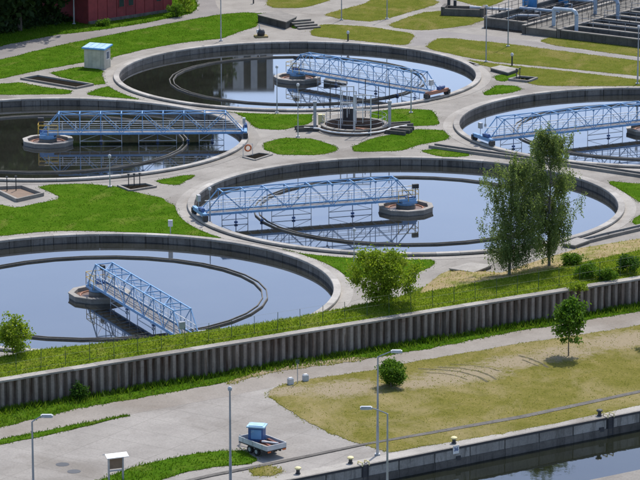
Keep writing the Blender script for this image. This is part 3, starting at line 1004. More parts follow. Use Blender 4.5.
# ------------------------------------------------------------------ sheet pile wall, coping, fence
wall = thing('sheet_pile_wall', 'long corrugated grey sheet pile retaining wall with a pale concrete cap', 'wall', (W0.x, W0.y, 0), math.atan2(WDIR.y, WDIR.x))
PITCHP = 0.74
prof = [(0, .45), (.10, .45), (.20, 0), (.47, 0), (.57, .45), (PITCHP - .004, .45)]
mb = MB()
th = 0.03
n = len(prof)
vs = [(x, y, LOW - 0.3) for x, y in prof] + [(x, y, WALL_TOP - .17) for x, y in prof]
vs2 = [(x, y + th, z) for x, y, z in vs]
fs = [(i, i + 1, n + i + 1, n + i) for i in range(n - 1)]
mb.add(vs + vs2, fs + [(q[3] + 2 * n, q[2] + 2 * n, q[1] + 2 * n, q[0] + 2 * n) for q in fs] + [(0, n, 3 * n, 2 * n), (n - 1, 3 * n - 1, 4 * n - 1, 2 * n - 1)])
p0 = mb.build('sheet_pile', M['pile'], wall, (-9 * PITCHP, 0, 0), fix=False)
NP = 108
for i in range(1, NP):
    link('sheet_pile', p0.data, wall, ((i - 9) * PITCHP, random.uniform(-.012, .012), random.uniform(-.01, .01)))
mb = MB(); mb.box((1.11, 0.40, WALL_TOP - 0.06), (2.21, 0.9, 0.15))
c0 = mb.build('coping_block', M['walk'], wall, (-9 * PITCHP, 0, 0))
for i in range(1, NP // 3):
    link('coping_block', c0.data, wall, ((3 * i - 9) * PITCHP, random.uniform(-.012, .012), random.uniform(-.008, .008)))

fence = thing('wire_fence', 'thin green post and wire fence along the top of the wall', 'fence', (W0.x, W0.y, WALL_TOP), math.atan2(WDIR.y, WDIR.x))
mb = MB(); mb.tube((0, 0, -0.1), (0, 0, 1.7), 0.024, 6)
p0 = mb.build('post', M['green'], fence, (-4.4, 1.25, 0))
for i in range(1, 32):
    o = link('post', p0.data, fence, (-4.4 + i * 2.2, 1.25, random.uniform(-.05, .02)))
    o.rotation_euler = (random.uniform(-.03, .03), random.uniform(-.03, .03), 0)
for z in (0.25, 0.95, 1.68):
    mb = MB(); mb.tube((-4.4, 1.25, z), (63.8, 1.25, z), 0.006, 3); mb.build('wire', M['green'], fence)

# ------------------------------------------------------------------ quay wall
qa = math.atan2(QD.y, QD.x)
quay = thing('quay_wall', 'pale concrete quay wall of wide panels with a dark edge above the canal', 'wall', (QP[0].x, QP[0].y, 0), qa)
mb = MB(); mb.box((0, 0.45, (LOW + CANAL_Z) / 2 - .6), (240, .5, LOW - CANAL_Z + 1.0)); mb.build('backing_wall', M['darkconc'], quay, (10, 0, 0))
PW = 3.3
mb = MB(); mb.box((PW / 2, 0.12, LOW - 0.55), (PW - 0.09, 0.2, 0.72)); p0 = mb.build('quay_panel', M['quay'], quay, (-6.6, 0, 0))
mb = MB(); mb.box((PW / 2, 0.09, LOW - 1.3), (PW - 0.03, 0.3, 0.76)); p1 = mb.build('footing_panel', M['darkconc'], quay, (-6.6, 0, 0))
for i in range(1, 16):
    link('quay_panel', p0.data, quay, (-6.6 + PW * i, random.uniform(-.015, .015), 0))
    link('footing_panel', p1.data, quay, (-6.6 + PW * i, random.uniform(-.01, .01), 0))
mb = MB(); mb.box((0, 0.14, LOW - 0.1), (240, 0.32, 0.17)); mb.build('steel_edge', M['dark'], quay, (10, 0, 0))
mb = MB(); mb.box((0, 0.72, LOW - .04), (240, 1.2, 0.12)); mb.build('edge_slab', M['walk'], quay, (10, 0, 0))
def ladder(s):
    mb = MB()
    for y in (-.22, .22):
        mb.tube((s + y, -.06, LOW + .02), (s + y, -.06, CANAL_Z - .2), .03)
    for k in range(6):
        mb.tube((s - .22, -.06, LOW - .15 - k * .25), (s + .22, -.06, LOW - .15 - k * .25), .02)
    mb.box((s, .0, LOW - .72), (.62, .1, 1.3))
    l = mb.build('ladder', M['dark'], quay)
    mb = MB()
    for y in (-.3, .3):
        mb.path([(s + y, -.06, LOW - .05), (s + y, -.06, LOW + .22), (s + y, .5, LOW + .22), (s + y, .55, LOW)], .05)
    mb.build('grab_rail', M['paley'], l)
sx = lambda px, py: (G(px, py, LOW) - QP[0]).dot(QD)
for px, py in ((363, 464), (611, 417)):
    ladder(sx(px, py))
for px, py in ((459, 447), (603, 419), (329, 471)):
    mb = MB(); mb.box((sx(px, py), -.01, LOW - .9), (.42, .12, .35)); mb.build('drain_niche', M['dark'], quay)
# number plate with dark figures on the edge of the quay
s = sx(456, 447.5)
t = thing('distance_plate', 'small white plate with a dark number hung on the quay edge', 'sign', tuple(quay_at(s, -0.07) + Vector((0, 0, LOW))), qa)
mb = MB(); mb.box((0, 0, -.16), (.56, .03, .66)); mb.build('plate', M['white'], t)
def text(body, size, mat, parent, loc, rot):
    cu = bpy.data.curves.new('figures', 'FONT')
    cu.body = body; cu.size = size; cu.align_x = 'CENTER'; cu.align_y = 'CENTER'; cu.extrude = 0.004; cu.offset = 0.012
    o = bpy.data.objects.new('tmp', cu)
    col.objects.link(o)
    dg = bpy.context.evaluated_depsgraph_get()
    me = bpy.data.meshes.new_from_object(o.evaluated_get(dg))
    bpy.data.objects.remove(o)
    me.materials.clear(); me.materials.append(mat)
    q = link('figures', me, parent, loc)
    q.rotation_euler = rot
    return q
text('36', 0.40, M['blued'], t, (0, -.022, -.14), (math.pi / 2, 0, 0))
# bollards
def bollard(px, py, label, top):
    p = G(px, py, LOW)
    t = thing('mooring_bollard', label, 'bollard', tuple(p + Vector((0, 0, .02))), 0, 'mooring bollards on the quay')
    mb = MB(); mb.lathe([(0, 0), (.2, 0), (.2, .06), (.14, .1), (.14, .34), (0, .34)], 12, closed_prof=False); mb.build('stem', M['dark'], t, smooth=False)
    mb = MB(); mb.lathe([(0, .34), (.15, .34), (.25, .38), (.25, .47), (.16, .53), (0, .54)], 12, closed_prof=False); mb.build('cap', M[top], t)
bollard(298, 474, 'yellow capped mooring bollard on the quay below the trailer', 'paley')
bollard(350.5, 463.5, 'yellow capped mooring bollard left of the lamp post, by the ladder', 'paley')
bollard(454, 443.5, 'yellow capped mooring bollard above the white number plate', 'paley')
bollard(599.5, 416, 'black mooring bollard by the right hand ladder on the quay', 'dark')

# ------------------------------------------------------------------ lamp posts
def lamp_post(px, py, h, label, arm=None, z=0.0, r=0.09, group='lamp posts', double=False, top=True):
    p = G(px, py, z)
    t = thing('lamp_post', label, 'lamp post', tuple(p), 0, group)
    mb = MB(); mb.tube((0, 0, 0), (0, 0, h * .3), r * 1.25, 8, r * 1.15); mb.tube((0, 0, h * .3), (0, 0, h), r, 8, r * .65)
    mb.box((0, 0, .06), (.4, .4, .12))
    mb.build('pole', M['galv'], t)
    if arm:
        s, ln = arm
        pts = [(0, 0, h - .02)] + [(s * ln * math.sin(a), 0, h + .45 * math.sin(a)) for a in (0.25, .55, .9, 1.2)] + [(s * ln, 0, h + .42)]
        mb = MB(); mb.path(pts, r * .55); am = mb.build('arm', M['galv'], t)
        mb = MB(); mb.box((s * (ln + .3), 0, h + .40), (.85, .3, .16)); mb.box((s * (ln + .3), 0, h + .5), (.7, .24, .06))
        lh = mb.build('lamp_head', M['galvl'], t)
        mb = MB(); mb.box((s * (ln + .38), 0, h + .305), (.5, .22, .03)); mb.build('lens', M['white'], lh)
    elif top:
        mb = MB(); mb.lathe([(0, h - .02), (.14, h), (.17, h + .2), (.10, h + .3), (0, h + .32)], 10, closed_prof=False); mb.build('lamp_head', M['galvl'], t)
    return t
lamp_post(377.5, 455, 7.7, 'tall lamp post with a short arm to the right beside the round bush', (1, 1.1), LOW)
lamp_post(387, 533, 8.75, 'lamp post on the near bank with its arm to the left', (-1, 1.2), LOW)
lamp_post(34, 520, 7.3, 'lamp post at the lower left with its arm to the right', (1, .75), LOW)
lamp_post(230.5, 489, 7.5, 'plain straight pole left of the trailer', None, LOW, top=True)
lamp_post(221, 41, 8.5, 'slim lamp post behind the top centre tank on the green lawn', None, r=.07)
lamp_post(341.5, 20, 7, 'slim lamp post by the path junction at the top', None, r=.06)
lamp_post(387, 19, 7, 'slim lamp post in the yellowish lawn at the top', None, r=.06)
lamp_post(486, 62, 6.5, 'slim lamp post beside the path right of the top tank', None, r=.06)
lamp_post(508, 46.5, 6.5, 'slim lamp post by the corner of the aeration basin wall', None, r=.06)
lamp_post(637.5, 84, 6.5, 'slim lamp post at the right edge above the right tank', None, r=.08)
lamp_post(277, 113, 5.0, 'slim pole on the lawn in front of the top centre tank', None, r=.05)
lamp_post(298, 137, 5.5, 'slim pole left of the distribution chamber', None, r=.05)
lamp_post(411, 113, 4.6, 'dark slim pole right of the distribution chamber', None, r=.06)
lamp_post(354, 268, 3.4, 'slim pole on the lawn left of the lime green bush', None, r=.05)
lamp_post(210, 223, 3.2, 'slim pole by the bridge carriage of the middle tank', None, r=.06)
lamp_post(110, 187, 3.0, 'slim pole by the valve pit below the dark left tank', None, r=.05)
lamp_post(74, 24, 7, 'pale slim pole in the tree shade left of the red building', None, r=.08)

def short_lamp(px, py, label, h=1.2):
    t = thing('path_lamp', label, 'lamp', tuple(G(px, py)), 0, 'short path lamps')
    mb = MB(); mb.tube((0, 0, 0), (0, 0, h), .09, 8); mb.build('stem', M['dark'], t)
    mb = MB(); mb.lathe([(0, h), (.16, h), (.2, h + .2), (.1, h + .36), (0, h + .38)], 10, closed_prof=False); mb.build('globe', M['galvl'], t)
short_lamp(512, 66, 'short dark path lamp above the pale cover right of the top tank')
short_lamp(512 - 164, 41, 'short pale path lamp on the lawn behind the top tank', .9)
short_lamp(253.5, 3.5, 'short dark path lamp on the path at the top edge', .9)

def box_post(px, py, label):
    t = thing('meter_box', label, 'box', tuple(G(px, py)), 0)
    mb = MB(); mb.tube((0, 0, 0), (0, 0, .8), .05, 6); mb.build('stem', M['galv'], t)
    mb = MB(); mb.box((0, 0, 1.05), (.42, .3, .6)); mb.build('cabinet', M['galvl'], t)
box_post(170.5, 234, 'small grey box on a stem at the lower edge of the left lawn')

# ------------------------------------------------------------------ shed, red building, far building
p = G(97.5, 67.5)
t = thing('shed', 'small cream shed with a light blue flat roof left of the top tank', 'shed', tuple(p), R(-22))
mb = MB(); mb.box((0, 0, 1.15), (2.6, 1.7, 2.3)); w = mb.build('wall', M['cream'], t)
for k in range(5):
    mb = MB(); mb.box((-1.3 + .26 + k * .52, -.86, 1.12), (.50, .03, 2.1)); mb.build('cladding_panel', M['cream'], w)
mb = MB(); mb.add([(-1.5, -1.1, 2.32), (1.5, -1.1, 2.32), (1.5, 1.1, 2.56), (-1.5, 1.1, 2.56), (-1.5, -1.1, 2.46), (1.5, -1.1, 2.46), (1.5, 1.1, 2.70), (-1.5, 1.1, 2.70)],
                  [(0, 3, 2, 1), (4, 5, 6, 7), (0, 1, 5, 4), (1, 2, 6, 5), (2, 3, 7, 6), (3, 0, 4, 7)])
rf = mb.build('roof', M['bluer'], t)
for k in range(4):
    mb = MB(); mb.add([(-1.44 + k * .73, -1.05, 2.475), (-.76 + k * .73, -1.05, 2.475), (-.76 + k * .73, 1.05, 2.704), (-1.44 + k * .73, 1.05, 2.704),
                       (-1.44 + k * .73, -1.05, 2.50), (-.76 + k * .73, -1.05, 2.50), (-.76 + k * .73, 1.05, 2.73), (-1.44 + k * .73, 1.05, 2.73)],
                      [(0, 3, 2, 1), (4, 5, 6, 7), (0, 1, 5, 4), (1, 2, 6, 5), (2, 3, 7, 6), (3, 0, 4, 7)])
    mb.build('roof_panel', M['bluel'], rf)
mb = MB(); mb.box((1.31, 0.05, 1.55), (.06, .75, .95)); wf = mb.build('window', M['white'], t)
mb = MB(); mb.box((1.345, 0.05, 1.55), (.02, .62, .82)); mb.build('pane', M['glass'], wf)

p = G(88, 24.5); q = G(172, 11.5)
d = (q - p); L = d.length; ang = math.atan2(d.y, d.x)
t = thing('red_building', 'dark red low building behind the trees at the upper left', 'building', tuple(p), ang)
HB = 5.2
mb = MB(); mb.box((L / 2, 4.5, HB / 2), (L, 9, HB)); w = mb.build('wall', M['brick'], t)
npn = 9
for k in range(npn):
    mb = MB(); mb.box((L * (k + .5) / npn, -.04, HB / 2), (L / npn - .08, .08, HB - .1)); mb.build('wall_panel', M['brick'], t)
for k in (3, 4, 7):
    mb = MB(); mb.box((L * (k + .5) / npn, -.10, 2.2), (.95, .08, 1.3)); wf = mb.build('window', M['brick'], t)
    mb = MB(); mb.box((L * (k + .5) / npn, -.145, 2.2), (.78, .02, 1.12)); mb.build('pane', M['glass'], wf)
mb = MB(); mb.box((L / 2, 4.5, HB + .15), (L + .8, 9.8, .3)); mb.build('roof', M['darkconc'], t)
mb = MB(); mb.box((L / 2, -.15, .2), (L, .2, .4)); mb.build('plinth', M['darkconc'], t)

# process building beyond the picture's upper edge, seen mirrored in the top tank
t = thing('process_building', 'tall grey process building with pale pilasters, mirrored in the top tank', 'building', (-12.6, 486, 0), 0)
mb = MB(); mb.box((0, 5, 8.4), (11.6, 10, 16.8)); mb.build('wall', M['darkconc'], t)
for k, x in enumerate((-5.6, -3.4, -1.2, 1.2, 3.4, 5.6)):
    mb = MB(); mb.box((x, -.2, 8.4), (.9 if k != 3 else 1.5, .5, 16.7)); mb.build('pilaster', M['white'], t)
mb = MB(); mb.box((0, 5, 17.0), (12.4, 10.8, .5)); mb.build('roof', M['darkconc'], t)
for k, x in enumerate((-4.5, -2.3, 0, 2.3, 4.5)):
    for z in (4, 8, 12):
        mb = MB(); mb.box((x, -.04, z), (1.0, .1, 2.2)); mb.build('window', M['glass'], t)

# ------------------------------------------------------------------ pits, hatches, slabs
def pit(name, px, label, cat, z=0.0, wall_h=.25, rim='conc', inside='pitdark', th=.25, bars=0, barm='galv', barh=1.1):
    P = GP(px, z)
    c = sum(P, Vector()) / len(P)
    t = thing(name, label, cat, tuple(c))
    Q = [(p.x - c.x, p.y - c.y) for p in P]
    n = len(Q)
    for i in range(n):
        a, b = Vector((*Q[i], 0)), Vector((*Q[(i + 1) % n], 0))
        mb = MB(); mb.bar(a + Vector((0, 0, wall_h / 2)), b + Vector((0, 0, wall_h / 2)), th, wall_h + .002 * (i % 2)); mb.build('kerb', M[rim], t)
    mb = MB(); mb.add([(x * .97, y * .97, .03) for x, y in Q], [tuple(range(n))]); mb.build('floor', M[inside], t, fix=False)
    for k in range(bars):
        f = (k + .5) / bars
        a = Vector((*Q[0], 0)).lerp(Vector((*Q[1], 0)), f) * .6
        mb = MB(); mb.tube((a.x, a.y, 0), (a.x, a.y, barh), .05, 6); mb.lathe([(0, barh), (.12, barh), (.12, barh + .12), (0, barh + .12)], 8, c=(a.x, a.y, 0))
        mb.build('valve_stem', M[barm], t)
    return t
pit('inspection_pit', [(21, 79.5), (38, 76.5), (93, 85.5), (76, 89)], 'long open pit with dark inside below the small shed', 'pit', wall_h=.22)
pit('valve_pit', [(-8, 190), (22, 188.5), (43, 196), (17, 202)], 'square valve pit with two stems at the left edge', 'pit', wall_h=.35, inside='wood', bars=2, barm='dark', barh=1.4)
pit('valve_pit', [(118, 186.5), (146, 184.5), (156, 187.5), (130, 191.5)], 'dark open valve pit between the lawn and the dark left tank', 'pit', wall_h=.18, bars=3, barm='dark', barh=1.2)
pit('valve_pit', [(243, 157.5), (259, 153.5), (272, 155), (255, 160.5)], 'small dark pit beside the lifebuoy', 'pit', wall_h=.12)
pit('valve_pit', [(509, 80.5), (520, 77.8), (537, 79.2), (528, 82.5)], 'dark pit with valve stems right of the top tank', 'pit', wall_h=.25, bars=2, barm='dark', barh=1.2)
pit('valve_pit', [(463, 64), (470, 62.5), (478, 65), (470, 67)], 'small flat pit close to the rim of the top tank', 'pit', wall_h=.12)
def slab(name, px, h, label, cat, mat='conc', z=0.0, lip=True):
    P = GP(px, z)
    c = sum(P, Vector()) / len(P)
    t = thing(name, label, cat, tuple(c))
    Q = [(p.x - c.x, p.y - c.y) for p in P]
    mb = MB(); mb.prism([(x * .96, y * .96) for x, y in Q], -.05, h - .12); mb.build('plinth', M['darkconc'], t)
    mb = MB(); mb.prism(Q, h - .12, h); mb.build('cover_slab', M[mat], t)
    return t
slab('chamber_cover', [(257, 22), (280, 18), (297, 24), (286, 29.5)], .95, 'flat grey concrete chamber behind the top centre tank', 'chamber')
slab('chamber_cover', [(490, 71), (500, 68.5), (519, 72), (508, 76)], .4, 'pale flat cover by the short path lamp', 'cover', 'coping')
slab('chamber_cover', [(449, 272), (470, 266), (492, 268.5), (474, 276)], .35, 'flat grey cover slab on the sand left of the birches', 'cover')
slab('chamber_cover', [(562, 247), (577, 241), (590, 243.5), (575, 249)], .35, 'flat grey cover slab on the rim right of the birches', 'cover')
# concrete duct lines
def duct(px, label, w=1.1, h=.3):
    P = GP(px, 0)
    c = P[0].copy()
    t = thing('cable_duct', label, 'duct', tuple(c))
    for side in (-1, 1):
        mb = MB()
        for a, b in zip(P, P[1:]):
            dd = (b - a).normalized(); nn = Vector((-dd.y, dd.x, 0)) * side * w / 2
            mb.bar(a - c + nn + Vector((0, 0, h / 2)), b - c + nn + Vector((0, 0, h / 2)), .22, h)
        mb.build('side_wall', M['conc'], t)
    for a, b in zip(P, P[1:]):
        n = max(1, int((b - a).length / 1.5))
        rz = math.atan2((b - a).y, (b - a).x)
        for k in range(n):
            q = a.lerp(b, (k + .5) / n) - c
            mb = MB(); mb.box((0, 0, 0), ((b - a).length / n - .25, w - .3, .06))
            o = mb.build('cover_plate', M['dark'], t, (q.x, q.y, .1)); o.rotation_euler = (0, 0, rz)
duct([(432, 147), (470, 152.5), (520, 159), (580, 167), (640, 176), (700, 185)], 'concrete duct with dark covers between the middle and right tanks')
duct([(582, 243), (610, 236), (640, 229), (700, 214)], 'concrete duct with dark covers by the bank at the right', .9)
# steps
p = G(309, 28.5)
t = thing('steps', 'short flight of concrete steps between the lawns at the top', 'steps', tuple(p), R(25))
for k in range(4):
    mb = MB(); mb.box((0, k * .95, .1 + .16 * k), (3.0, .5, .2)); mb.build('step', M['conc'], t)
    mb = MB(); mb.box((0, k * .95 - .3, .06 + .16 * k), (2.9, .1, .16)); mb.build('riser', M['darkconc'], t)
# pump by the slab
p = G(261, 37)
t = thing('pump', 'small dark pump on a yellowish base behind the top tank', 'pump', tuple(p), R(10))
mb = MB(); mb.box((0, 0, .1), (1.6, 1.3, .2)); mb.build('base', M['sand'], t)
mb = MB(); mb.lathe([(0, .2), (.45, .2), (.5, .6), (.38, .9), (.2, 1.0), (0, 1.02)], 12, closed_prof=False); mb.build('motor', M['dark'], t, smooth=True)
mb = MB(); mb.tube((-.2, 0, .9), (-.2, 0, 1.6), .06); mb.box((-.35, 0, .75), (.4, .4, .4)); mb.build('outlet', M['galvl'], t)
# lifebuoy on a stand
p = G(248, 156)
t = thing('lifebuoy_stand', 'orange lifebuoy hanging on a thin stand by the left tank', 'lifebuoy', tuple(p), R(15))
mb = MB(); mb.tube((-.5, .06, 0), (-.5, .06, 1.3), .03); mb.tube((.5, .06, 0), (.5, .06, 1.3), .03); mb.tube((-.5, .06, 1.25), (.5, .06, 1.25), .03); mb.build('stand', M['galvl'], t)
mb = MB()
for k in range(14):
    a0, a1 = 2 * math.pi * k / 14, 2 * math.pi * (k + 1) / 14
    mb.tube((.32 * math.cos(a0), -.03, .85 + .32 * math.sin(a0)), (.32 * math.cos(a1), -.03, .85 + .32 * math.sin(a1)), .085, 6)
mb.build('ring', M['orange'], t)

# ------------------------------------------------------------------ distribution chamber in the middle of the four tanks
t = thing('distribution_chamber', 'round open concrete chamber with brown water and steel frames between four tanks', 'chamber', tuple(WELL))
N = 20
for k in range(N):
    a = 2 * math.pi * k / N; da = 2 * math.pi / N
    mb = MB(); mb.lathe([(3.28, -1.2), (3.62, -1.2), (3.62, .5), (3.28, .5)], 1, a + .004, a + da - .004); mb.build('wall_segment', M['rustconc'], t)
mb = MB(); mb.lathe([(3.2, .502), (3.68, .502), (3.68, .6), (3.2, .6)], 40); mb.build('rim', M['conc'], t)
mb = MB(); mb.disc((0, 0, -.35), 3.3, 32); mb.build('brown_water', M['scum'], t, fix=False)
mb = MB(); mb.lathe([(1.2, -.8), (1.2, -.1), (1.05, -.1), (1.05, -.8)], 20); mb.build('inner_weir', M['rust'], t)
for sx_, lab in ((-4.25, 0), (3.75, 1)):
    mb = MB(); mb.box((sx_, -.4 + .2 * lab, 1.45), (.34, .34, 2.9)); mb.box((sx_, -.4 + .2 * lab, 3.0), (.44, .44, .25)); mb.build('valve_column', M['galv'], t)
# steel portal frames with gates
for x0, y0, w, h in ((-1.3, 2.9, 1.5, 3.6), (0.0, -3.3, 1.7, 4.4), (-1.5, -1.0, 1.4, 4.9)):
    mb = MB()
    for x in (x0, x0 + w):
        mb.box((x, y0, h / 2), (.12, .12, h))
    for z in (h - .06, h * .62):
        mb.box((x0 + w / 2, y0, z), (w - .13, .1, .1))
    mb.tube((x0 + w / 2, y0, h), (x0 + w / 2, y0, h * .3), .04)
    fr = mb.build('gate_frame', M['galvl'], t)
    mb = MB(); mb.box((x0 + w / 2, y0, h * .28 if y0 > 0 else .36), (w - .14, .06, h * .36 if y0 > 0 else .6)); mb.build('gate_leaf', M['dark'], fr)
mb = MB()
pts = [(-5.4, -1.0, .35), (-4.4, -1.2, .35)] + [(4.05 * math.cos(a), 4.05 * math.sin(a), .35) for a in [math.pi + .35 + i * (math.pi - .7) / 12 for i in range(13)]] + [(4.6, -.6, .35), (5.6, .2, .35)]
mb.path(pts, .09, 8); mb.build('ring_pipe', M['white'], t)
for x_, y_, h_ in ((-2.6, 3.3, 4.6), (1.2, 3.6, 4.8), (2.6, 2.4, 4.2), (3.75, 1.0, 5.2)):
    mb = MB(); mb.tube((x_, y_, 0), (x_, y_, h_), .045, 6); mb.box((x_, y_, h_ * .55), (.16, .12, .3)); mb.build('mast', M['dark'], t)
mb = MB(); mb.box((-3.55, .8, .9), (.7, .5, 1.1)); mb.build('control_cabinet', M['paley'], t)
for ang_ in (R(188), R(-12), R(-28), R(15)):
    r_ = 5.3
    mb = MB()
    for s_ in (-1, 1):
        o_ = Vector((-math.sin(ang_), math.cos(ang_), 0)) * .55 * s_
        d_ = Vector((math.cos(ang_), math.sin(ang_), 0))
        mb.bar(d_ * 3.9 + o_ + Vector((0, 0, .2)), d_ * 6.4 + o_ + Vector((0, 0, .2)), .2, .42)
    d_ = Vector((math.cos(ang_), math.sin(ang_), 0))
    mb.build('outlet_channel', M['darkconc'], t)
mb = MB()
for k in range(12):
    a = 2 * math.pi * k / 12
    mb.tube((3.45 * math.cos(a), 3.45 * math.sin(a), .6), (3.45 * math.cos(a), 3.45 * math.sin(a), 1.55), .025, 5)
for z in (1.1, 1.55):
    mb.path([(3.45 * math.cos(2 * math.pi * k / 24), 3.45 * math.sin(2 * math.pi * k / 24), z) for k in range(25)], .022, 5)
mb.build('railing', M['galv'], t)

# ------------------------------------------------------------------ aeration basins at the upper right
O = G(552, 37.5)
u_a = R(-35)
t = thing('aeration_basin', 'long open concrete aeration basins, walls coloured dark for shade, with railings at the upper right', 'basin', tuple(O), u_a)
# local x: right and towards the camera, local y: up the picture
def wallseg(x0, y0, x1, y1, h, w=.4, capm='conc'):
    mb = MB(); mb.bar((x0, y0, h / 2 - .05), (x1, y1, h / 2 - .05), w - .06, h); b_ = mb.build('basin_wall', M['darkconc'], t)  # dark wall colour carries the shade of the front face
    mb = MB(); mb.bar((x0, y0, h - .02), (x1, y1, h - .02), w, .14); mb.build('wall_cap', M[capm], b_)
for k, y in enumerate((0.3, 3.6, 6.9, 10.2, 13.5, 16.8, 20.1)):
    wallseg(1.2, y, 40, y, 1.0 + .02 * (k % 2), .5)
mb = MB(); mb.add([(1.0, .4, .12), (40, .4, .12), (40, 20, .12), (1.0, 20, .12)], [(0, 1, 2, 3)]); mb.build('basin_water', M['dwater'], t, fix=False)
wallseg(.9, 0, .9, 40, 1.1, .5)
mb = MB(); mb.box((-1.6, 20, .45), (4.4, 40, .9)); mb.build('walkway', M['trough'], t)
wallseg(-4.1, 0, -4.1, 40, 1.1, .5)
mb = MB(); mb.add([(-4.4, .4, .1), (-4.4, 40, .1), (-10.5, 40, .1), (-10.5, .4, .1)], [(0, 1, 2, 3)]); mb.build('side_basin_water', M['dwater'], t, fix=False)
wallseg(-10.6, 1.5, -10.6, 40, 1.3, .5)
wallseg(-10.6, 1.5, -4.4, 1.5, 1.2, .45)
def railing(x0, y0, x1, y1, z, nm='railing', m='dark', step=1.5):
    a, b = Vector((x0, y0, z)), Vector((x1, y1, z))
    n = max(1, int((b - a).length / step))
    mb = MB()
    for k in range(n + 1):
        q = a.lerp(b, k / n); mb.tube(q, q + Vector((0, 0, 1.1)), .035, 5)
    for zz in (.55, 1.1):
        mb.tube(a + Vector((0, 0, zz)), b + Vector((0, 0, zz)), .03, 5)
    mb.build(nm, M[m], t)
railing(.45, .3, .45, 40, .9); railing(-3.7, .3, -3.7, 40, .9)
railing(-10.6, 1.5, -10.6, 40, 1.3); railing(-10.6, 1.5, -4.4, 1.5, 1.2)
for y in (3.6, 10.2, 16.8):
    railing(1.4, y, 40, y, 1.0, m='galv', step=2.2)
# air pipes over the walkway
for y in (3.0, 13.0):
    mb = MB(); mb.path([(-1.6, y, .6), (-1.6, y, 3.0), (1.3, y - .4, 3.15), (1.75, y - .45, 3.0), (1.95, y - .5, 2.6), (1.95, y - .5, .6)], .24, 10); mb.build('air_pipe', M['bluegrey'], t, smooth=False)
mb = MB(); mb.path([(-9.8, 4, .5), (-7.5, 4.2, 1.4), (-4.6, 4.4, 1.6)], .18, 8); mb.build('cross_pipe', M['galv'], t)
railing(-2.4, .3, -2.4, 40, .9, step=1.2); railing(-7.4, 2, -7.4, 40, .6, step=1.4)
for y in (6.9, 13.5):
    railing(1.4, y, 40, y, 1.0, m='dark', step=1.8)
for x in (-9.2, -6.0):
    mb = MB(); mb.bar((x, 1.8, .5), (x, 40, .5), .3, .9); mb.build('channel_wall', M['darkconc'], t)
for y in (9, 18, 26):
    mb = MB(); mb.path([(-10.2, y, 1.4), (-4.4, y, 1.5)], .2, 8); mb.build('cross_pipe', M['bluegrey'], t)
def vessel(px, py, h, r, label):
    p = G(px, py)
    t = thing('pressure_vessel', label, 'vessel', tuple(p), 0, 'blue upright vessels')
    mb = MB(); mb.lathe([(0, .3), (r, .3), (r, h - .4), (r * .8, h - .12), (r * .4, h), (0, h)], 16, closed_prof=False); mb.build('shell', M['bluer'], t, smooth=True)
    mb = MB()
    for k in range(3):
        a = k * 2.1
        mb.tube((r * .8 * math.cos(a), r * .8 * math.sin(a), 0), (r * .8 * math.cos(a), r * .8 * math.sin(a), .4), .06)
    mb.build('leg', M['dark'], t)
    mb = MB(); mb.tube((0, -r, .8), (1.0, -r - .2, .8), .1, 8); mb.tube((1.0, -r - .2, .8), (1.0, -r - .2, 0), .1, 8); mb.build('pipe', M['galvl'], t)
vessel(532, 17, 4.4, .62, 'tall blue vessel standing left of the aeration basins')
vessel(525, 15, 3.2, .38, 'slim lower blue vessel just left of the tall blue one')
vessel(563.5, 9, 3.8, .72, 'blue vessel cut by the top edge above the grey air pipe')

# low open channel left of the basins
p = G(464, 14.5)
t = thing('open_channel', 'low dark concrete channel with open top left of the aeration basins', 'channel', tuple(p), R(-12))
for y in (-1.2, 1.2):
    mb = MB(); mb.box((0, y, .45), (5.2, .35, .9)); mb.build('side_wall', M['darkconc'], t)
for x in (-2.5, 2.5):
    mb = MB(); mb.box((x, 0, .55), (.5, 2.7, 1.1)); mb.build('end_wall', M['darkconc'], t)
mb = MB(); mb.box((0, 0, .1), (4.4, 2.0, .1)); mb.build('floor', M['conc'], t)
mb = MB(); mb.box((-2.0, .2, 1.5), (.35, .35, .8)); mb.box((-1.2, .2, 1.4), (.35, .35, .7)); mb.build('valve_head', M['dark'], t)
p = G(500, 16)
t = thing('pipe_bridge', 'flat grey pipe on short legs reaching to the basin wall', 'pipe', tuple(p), R(-20))
mb = MB(); mb.tube((-4, 0, .9), (3.2, 0, .9), .2, 8); mb.build('pipe', M['galvl'], t)
for x in (-3, 0, 2.8):
    mb = MB(); mb.box((x, 0, .35), (.2, .3, .7)); mb.build('leg', M['dark'], t)

# ------------------------------------------------------------------ trailer with a blue cabin
p = G(262.5, 453, LOW)
t = thing('flatbed_trailer', 'grey flatbed trailer loaded with planks, parked on the quay', 'trailer', tuple(p + Vector((0, 0, .05))), R(-52))
L_, W_ = 3.5, 1.85
mb = MB(); mb.box((0, 0, .62), (L_, W_, .10)); mb.bar((-L_ / 2, .4, .52), (L_ / 2, .4, .52), .1, .14); mb.bar((-L_ / 2, -.4, .52), (L_ / 2, -.4, .52), .1, .14); mb.build('chassis', M['dark'], t)
for y in (-W_ / 2, W_ / 2):
    mb = MB(); mb.box((0, y, .86), (L_, .05, .38)); s_ = mb.build('side_board', M['galvl'], t)
    for x in (-1.2, 0, 1.2):
        mb = MB(); mb.box((x, y + math.copysign(.035, y), .86), (.06, .02, .4)); mb.build('board_clip', M['galv'], s_)
for x in (-L_ / 2, L_ / 2):
    mb = MB(); mb.box((x, 0, .86), (.05, W_ - .06, .38)); mb.build('end_board', M['galvl'], t)
for x in (-.42, .42):
    for y in (-.82, .82):
        mb = MB(); mb.tube((x, y - .1, .31), (x, y + .1, .31), .31, 16); w_ = mb.build('wheel', M['rubber'], t)
        mb = MB(); mb.tube((x, y - .11, .31), (x, y + .11, .31), .16, 12); mb.build('rim', M['galv'], w_)
    
